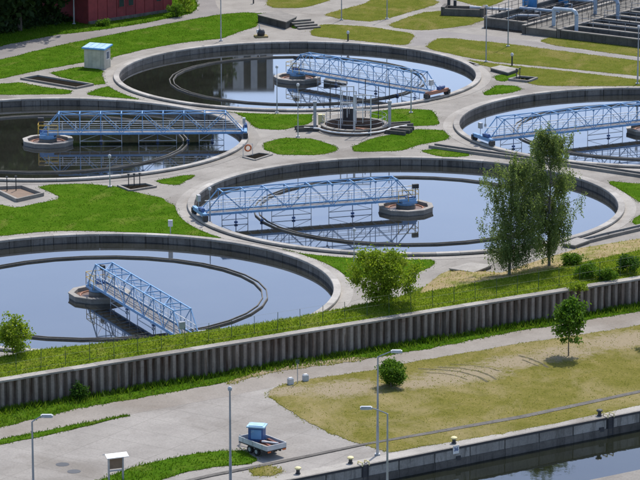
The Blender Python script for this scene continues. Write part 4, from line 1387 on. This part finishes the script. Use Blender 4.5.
for y in (-.82, .82):
    mb = MB(); mb.box((0, y, .66), (1.6, .28, .03)); mb.build('mudguard', M['dark'], t)
mb = MB(); mb.bar((-L_ / 2, .4, .5), (-L_ / 2 - 1.2, 0, .5), .08, .1); mb.bar((-L_ / 2, -.4, .5), (-L_ / 2 - 1.2, 0, .5), .08, .1); mb.tube((-L_ / 2 - 1.1, 0, .1), (-L_ / 2 - 1.1, 0, .75), .04); mb.tube((-L_ / 2 - 1.1, -.05, .1), (-L_ / 2 - 1.1, .05, .1), .1, 10)
mb.build('drawbar', M['galv'], t)
for y in (-.7, .7):
    mb = MB(); mb.box((L_ / 2 + .04, y, .56), (.05, .3, .12)); mb.build('tail_light', M['orange'], t)
cab_local = Vector((-.75, .05, .68))
cr = Matrix.Rotation(R(-52), 4, 'Z')
cp = Vector(t.location) + cr @ cab_local
k_ = thing('blue_booth', 'small blue booth with a pale blue roof standing on the trailer', 'booth', tuple(cp), R(-52 + 40))
mb = MB(); mb.box((0, 0, .62), (1.15, .95, 1.1)); w_ = mb.build('body', M['blued'], k_); 
mb = MB(); mb.box((.05, -.49, .68), (.8, .03, .72)); mb.build('front_panel', M['blue'], k_)
mb = MB(); mb.box((0, 0, 1.25), (1.4, 1.15, .1)); mb.box((0, 0, 1.33), (1.1, .9, .06)); mb.build('roof', M['bluel'], k_)
for x in (-.5, .5):
    for y in (-.4, .4):
        mb = MB(); mb.box((x, y, .035), (.08, .08, .07)); mb.build('leg', M['dark'], k_)
def on_trailer(x, y, z):
    return tuple(Vector(t.location) + cr @ Vector((x, y, z)))
trl = t
specs = [(.75, -.1, .72, 1.75, 1.5, .06, 0, 'dark', 'dark tarpaulin spread under the planks on the trailer'),
         (.75, -.55, .84, 1.7, .2, .1, 6, 'wood', 'weathered grey brown plank lying along the near side of the trailer'),
         (.7, -.2, .88, 1.6, .18, .14, -8, 'wood2', 'red brown plank lying in the middle of the trailer bed'),
         (.85, .15, .90, 1.5, .22, .12, 12, 'wood', 'short brown plank lying askew on the trailer bed'),
         (.8, .5, .88, 1.6, .2, .2, -3, 'wood2', 'thick red brown beam along the far side of the trailer'),
         (.95, 0.0, 1.02, 1.3, .16, .1, 35, 'galvl', 'pale grey bar lying across the planks on the trailer')]
for x, y, z, l, w, h, r_, m, lab in specs:
    mb = MB(); mb.box((0, 0, 0), (l, w, h)); mb.box((l / 2 - .05, 0, h / 2 + .01), (.08, w * .8, .03))
    o = mb.build('plank', M[m], None, on_trailer(x, y, z)); o.rotation_euler = (0, R(2), R(-52 + r_))
    tag(o, lab, 'plank', 'load of the trailer')

# notice board with roof
p = G(116, 481, LOW)
t = thing('notice_board', 'small roofed notice board on two posts at the lower left', 'notice board', tuple(p), R(22))
for x in (-.55, .55):
    mb = MB(); mb.box((x, 0, 1.0), (.12, .12, 2.0)); mb.build('post', M['galv'], t)
mb = MB(); mb.box((0, -.02, 1.35), (.96, .08, .75)); mb.build('panel', M['wood'], t)
mb = MB(); mb.box((0, -.02, .82), (.97, .06, .1)); mb.build('cross_rail', M['galv'], t)
for s_ in (-1, 1):
    mb = MB(); mb.add([(-.85, 0, 2.12), (.85, 0, 2.12), (.85, s_ * .55, 1.92), (-.85, s_ * .55, 1.92), (-.85, 0, 2.17), (.85, 0, 2.17), (.85, s_ * .55, 1.97), (-.85, s_ * .55, 1.97)],
                      [(0, 3, 2, 1), (4, 5, 6, 7), (0, 1, 5, 4), (1, 2, 6, 5), (2, 3, 7, 6), (3, 0, 4, 7)])
    mb.build('roof_panel', M['white'], t)
# manhole covers
for i, (px, py) in enumerate(((62.5, 464.5), (74, 471.5))):
    mb = MB(); mb.prism([(.4 * math.cos(a) * 1.3, .5 * math.sin(a)) for a in [2 * math.pi * k / 14 for k in range(14)]], 0, .012)
    o = mb.build('drain_cover', M['dark'], None, tuple(G(px, py, LOW))); tag(o, ('dark drain cover in the concrete apron, the upper left one of two', 'dark drain cover in the concrete apron, the lower right one of two')[i], 'drain cover')
# white marker boxes by the road
for i, (px, py) in enumerate(((290.5, 384.5), (305.5, 381))):
    t = thing('marker_stone', ('white marker block left of the thin road sign post', 'white marker block right of the thin road sign post')[i], 'marker', tuple(G(px, py, LOW)), R(30))
    mb = MB(); mb.box((0, 0, .25), (.42, .36, .5)); mb.build('block', M['galvl'], t)
    mb = MB(); mb.box((0, 0, .55), (.38, .32, .1), 0, .7); mb.build('cap', M['white'], t)
t = thing('marker_post', 'thin post with a small plate between two white marker blocks', 'post', tuple(G(297.5, 383.5, LOW)))
mb = MB(); mb.tube((0, 0, 0), (0, 0, 1.9), .035); mb.build('pole', M['galv'], t)
mb = MB(); mb.box((0, -.03, 1.85), (.32, .02, .3)); mb.build('plate', M['green'], t)

# ------------------------------------------------------------------ trees and shrubs
def quad_leaves(C, size, droop=0.0, asp=0.6):
    n = len(C)
    a = rng.normal(0, 1, (n, 3)); a[:, 2] -= droop
    a /= np.linalg.norm(a, axis=1)[:, None]
    b = rng.normal(0, 1, (n, 3))
    b -= (b * a).sum(1)[:, None] * a
    b /= np.linalg.norm(b, axis=1)[:, None]
    s = size * rng.uniform(0.6, 1.4, n)[:, None]
    T = np.zeros((n, 4, 3))
    T[:, 0] = C - a * s
    T[:, 1] = C + b * s * asp
    T[:, 2] = C + a * s
    T[:, 3] = C - b * s * asp
    return T

def trunk_mesh(h, r, limbs, lean=(0, 0)):
    mb = MB()
    pts = [Vector((0, 0, -.1))]
    k = 7
    for i in range(1, k + 1):
        pts.append(Vector((lean[0] * i / k + random.uniform(-.04, .04) * h * .12, lean[1] * i / k + random.uniform(-.04, .04) * h * .12, h * i / k)))
    for i in range(k):
        mb.tube(pts[i], pts[i + 1], r * (1 - i / k * .85), 7, r * (1 - (i + 1) / k * .85))
    for a, b, rr in limbs:
        m = (a + b) / 2 + Vector((0, 0, (b - a).length * .08))
        mb.tube(a, m, rr, 5, rr * .7); mb.tube(m, b, rr * .7, 5, rr * .3)
    return mb

def broad_tree(name, base, H, R_, z0, n_clump, per, size, leaf, label, cat='tree', group=None, shape=(1, 1), bark='bark', tr=None, clump_r=.5, gap=.0):
    root = thing(name, label, cat, tuple(base), 0, group)
    cz = (z0 + H) / 2; hz = (H - z0) / 2
    lob = rng.normal(0, 1, (8, 3)); lob /= np.linalg.norm(lob, axis=1)[:, None]
    cl = []
    while len(cl) < n_clump:
        q = rng.uniform(-1, 1, 3)
        d = np.linalg.norm(q)
        if d > 1 or d < .3:
            continue
        w = 1 - .35 * max(0, q[2])
        q = q * (.62 + .55 * max(0, float((lob @ (q / d)).max())) ** 4)
        cl.append((q[0] * R_ * shape[0] * w, q[1] * R_ * shape[1] * w, cz + q[2] * hz))
    cl = np.array(cl)
    rad = clump_r * rng.uniform(.6, 1.3, n_clump)
    C = np.repeat(cl, per, 0) + rng.normal(0, 1, (n_clump * per, 3)) * np.repeat(rad, per)[:, None] * np.array([.6, .6, .5])
    C[:, 2] = np.maximum(C[:, 2], max(.05, z0 * .6))
    me = leaf_mesh('crown', quad_leaves(C, size), M[leaf])
    limbs = []
    for q in cl[rng.choice(n_clump, min(14, n_clump), replace=False)]:
        hh = max(z0 * .6, q[2] * .6)
        limbs.append((Vector((0, 0, hh)), Vector(q), (tr or H * .016) * .45))
    trunk_mesh(H * .85, tr or H * .016, limbs).build('trunk', M[bark], root)
    link('crown', me, root)
    return root

def birch(base, H, R_, lean, label, strands, z0, seed_x):
    root = thing('birch_tree', label, 'tree', tuple(base), 0, 'weeping birches on the bank')
    limbs = []
    tops = []
    for i in range(84):
        f = random.uniform(.12, .97)
        a = random.uniform(0, 2 * math.pi)
        rr = R_ * (1.0 - max(0, f - .78) / .22 * .6) * random.uniform(.45, 1.05)
        s = Vector((lean[0] * f, lean[1] * f, H * f * .90))
        e = Vector((lean[0] * f + rr * math.cos(a), lean[1] * f + rr * math.sin(a), min(H, H * f * .93 + rr * .6)))
        limbs.append((s, e, .02 + .025 * (1 - f)))
        tops.append((s, e))
    tops.append((Vector((lean[0] * .9, lean[1] * .9, H * .8)), Vector((lean[0], lean[1], H))))
    pts = []
    for k in range(strands):
        s, e = tops[random.randrange(len(tops))]
        u = random.uniform(.35, 1.05)
        p = s.lerp(e, u) + Vector((random.gauss(0, .18), random.gauss(0, .18), random.gauss(.1, .2)))
        ln = min(random.uniform(.3, 2.4) * random.uniform(.5, 1), p.z - z0 - .1)
        if ln < .3:
            ln = .3
        m = int(ln * 16)
        sx_, sy_ = random.gauss(0, .05), random.gauss(0, .05)
        for j in range(m):
            t_ = j / m
            pts.append((p.x + sx_ * t_ * 3 + random.gauss(0, .07), p.y + sy_ * t_ * 3 + random.gauss(0, .07), p.z - ln * t_ + random.gauss(0, .04)))
    C = np.array(pts)
    trunk_mesh(H * .93, .15, limbs, lean).build('trunk', M['birch'], root)
    link('crown', leaf_mesh('crown', quad_leaves(C, .085, .8, .5), M['leaf_birch']), root)
    return root
birch(G(509, 277, .7), 11.2, 3.0, (.3, 0), 'left birch tree with hanging twigs in front of the middle tank', 1900, .5, 1)
birch(G(549, 269, .6), 13.4, 2.9, (-.1, 0), 'right and taller birch tree with hanging twigs in front of the middle tank', 2300, .5, 2)

broad_tree('bush_tree', G(383, 304, 1.3), 5.3, 3.0, .4, 120, 130, .10, 'leaf_lime', 'broad lime green bushy tree behind the wall at the centre', clump_r=.55, shape=(1.05, .9))
broad_tree('young_tree', G(13, 357, 1.5), 3.4, 1.45, .5, 70, 60, .10, 'leaf_lime', 'small lime green tree at the left edge on the bank', clump_r=.4)
broad_tree('young_tree', G(568.5, 356, LOW), 5.5, 1.35, 1.3, 75, 60, .12, 'leaf_mid', 'slim young tree on the worn lawn beside the road', clump_r=.38, tr=.06)
broad_tree('young_tree', G(664, 345, LOW), 5.5, 1.5, 1.3, 75, 60, .12, 'leaf_mid', 'young tree at the right edge of which mostly the shadow shows', clump_r=.4, tr=.06)
broad_tree('round_bush', G(391, 387, LOW), 2.3, 1.05, .15, 80, 110, .085, 'leaf_mid', 'dense round dark green bush on the worn lawn behind the lamp post', 'bush', clump_r=.26, tr=.06)
def shrub(px, py, z, H, R_, leaf, label, n=40, shape=(1, .8)):
    broad_tree('shrub', G(px, py, z), H, R_, .0, n, 55, .085, leaf, label, 'shrub', 'shrubs on the bank', shape, tr=.04, clump_r=.3)
shrub(571, 266, 1.1, 1.1, 1.05, 'leaf_mid', 'low rounded green shrub on the sand right of the birches')
shrub(588, 277, 1.3, 1.2, 1.35, 'leaf_mid', 'wide green shrub on the bank above the wall, left of two')
shrub(627, 272, 1.3, 1.5, 1.3, 'leaf_deep', 'dark green shrub on the bank near the right edge')
shrub(606, 279, 1.25, .9, .9, 'leaf_mid', 'low mid green shrub between the two dark shrubs on the bank', 30)
shrub(572, 303, -.6, 2.0, .75, 'leaf_mid', 'climbing green shrub in front of the wall above the young tree', 40)
shrub(578, 290, 1.2, .5, .8, 'leaf_lime', 'low lime green growth hanging over the wall cap', 24)
shrub(176, 365, LOW, 1.0, .8, 'leaf_deep', 'small dark weed bush at the foot of the wall, left part', 24) if False else None
shrub(80, 400, LOW, 1.3, .7, 'leaf_deep', 'dark weed bush at the foot of the wall at the left', 24)
shrub(286, 358, LOW, .9, 1.4, 'leaf_deep', 'dark weed bush at the foot of the wall above the marker blocks', 34)
shrub(176, 17, 0, 2.0, 1.2, 'leaf_mid', 'green shrub at the right end of the red building', 30)
shrub(185, 12, 0, 2.6, 1.3, 'leaf_lime', 'pale green shrub between the red building and the path', 30)
shrub(103, 26, 0, .9, .8, 'leaf_mid', 'low shrub at the left corner of the red building', 20)

# tall trees at the upper left, mostly above the picture
far = [(-8, 37, 24, 5.2), (20, 31, 24, 5.2), (52, 22, 23, 5.2), (-45, 47, 25, 6), (30, 8, 27, 6), (86, -22, 29, 5.5), (122, -24, 30, 5.5), (160, -26, 29, 5.5), (190, -28, 26, 5), (-90, 0, 29, 6.5), (-60, -20, 30, 6), (72, 3, 26, 5.2)]
FL = ['big dark tree at the top left corner', 'second dark tree from the top left corner', 'dark tree beside the pole left of the red building', 'big dark tree just outside the left edge, shading the path',
      'tall tree behind the top left trees', 'tall tree behind the red building, left one', 'tall tree behind the red building, middle one', 'tall tree behind the red building, right one',
      'tall tree right of the red building', 'far tree outside the left edge', 'far tall tree outside the top left corner', 'tall tree between the corner trees and the red building']
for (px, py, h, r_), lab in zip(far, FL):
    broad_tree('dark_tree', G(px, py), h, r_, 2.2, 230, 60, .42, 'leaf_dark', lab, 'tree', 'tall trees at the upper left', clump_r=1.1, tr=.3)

# dark undergrowth, added to deepen the shade below the tall trees: uncountable
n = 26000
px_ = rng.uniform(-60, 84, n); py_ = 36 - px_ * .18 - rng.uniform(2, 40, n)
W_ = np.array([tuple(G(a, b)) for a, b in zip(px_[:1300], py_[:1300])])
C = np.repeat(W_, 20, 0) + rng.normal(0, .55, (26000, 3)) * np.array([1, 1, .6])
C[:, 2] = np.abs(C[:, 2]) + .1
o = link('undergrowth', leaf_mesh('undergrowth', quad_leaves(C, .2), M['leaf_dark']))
struct(o, 'stuff', 'dark leafy undergrowth added to deepen the shade of the tall trees')
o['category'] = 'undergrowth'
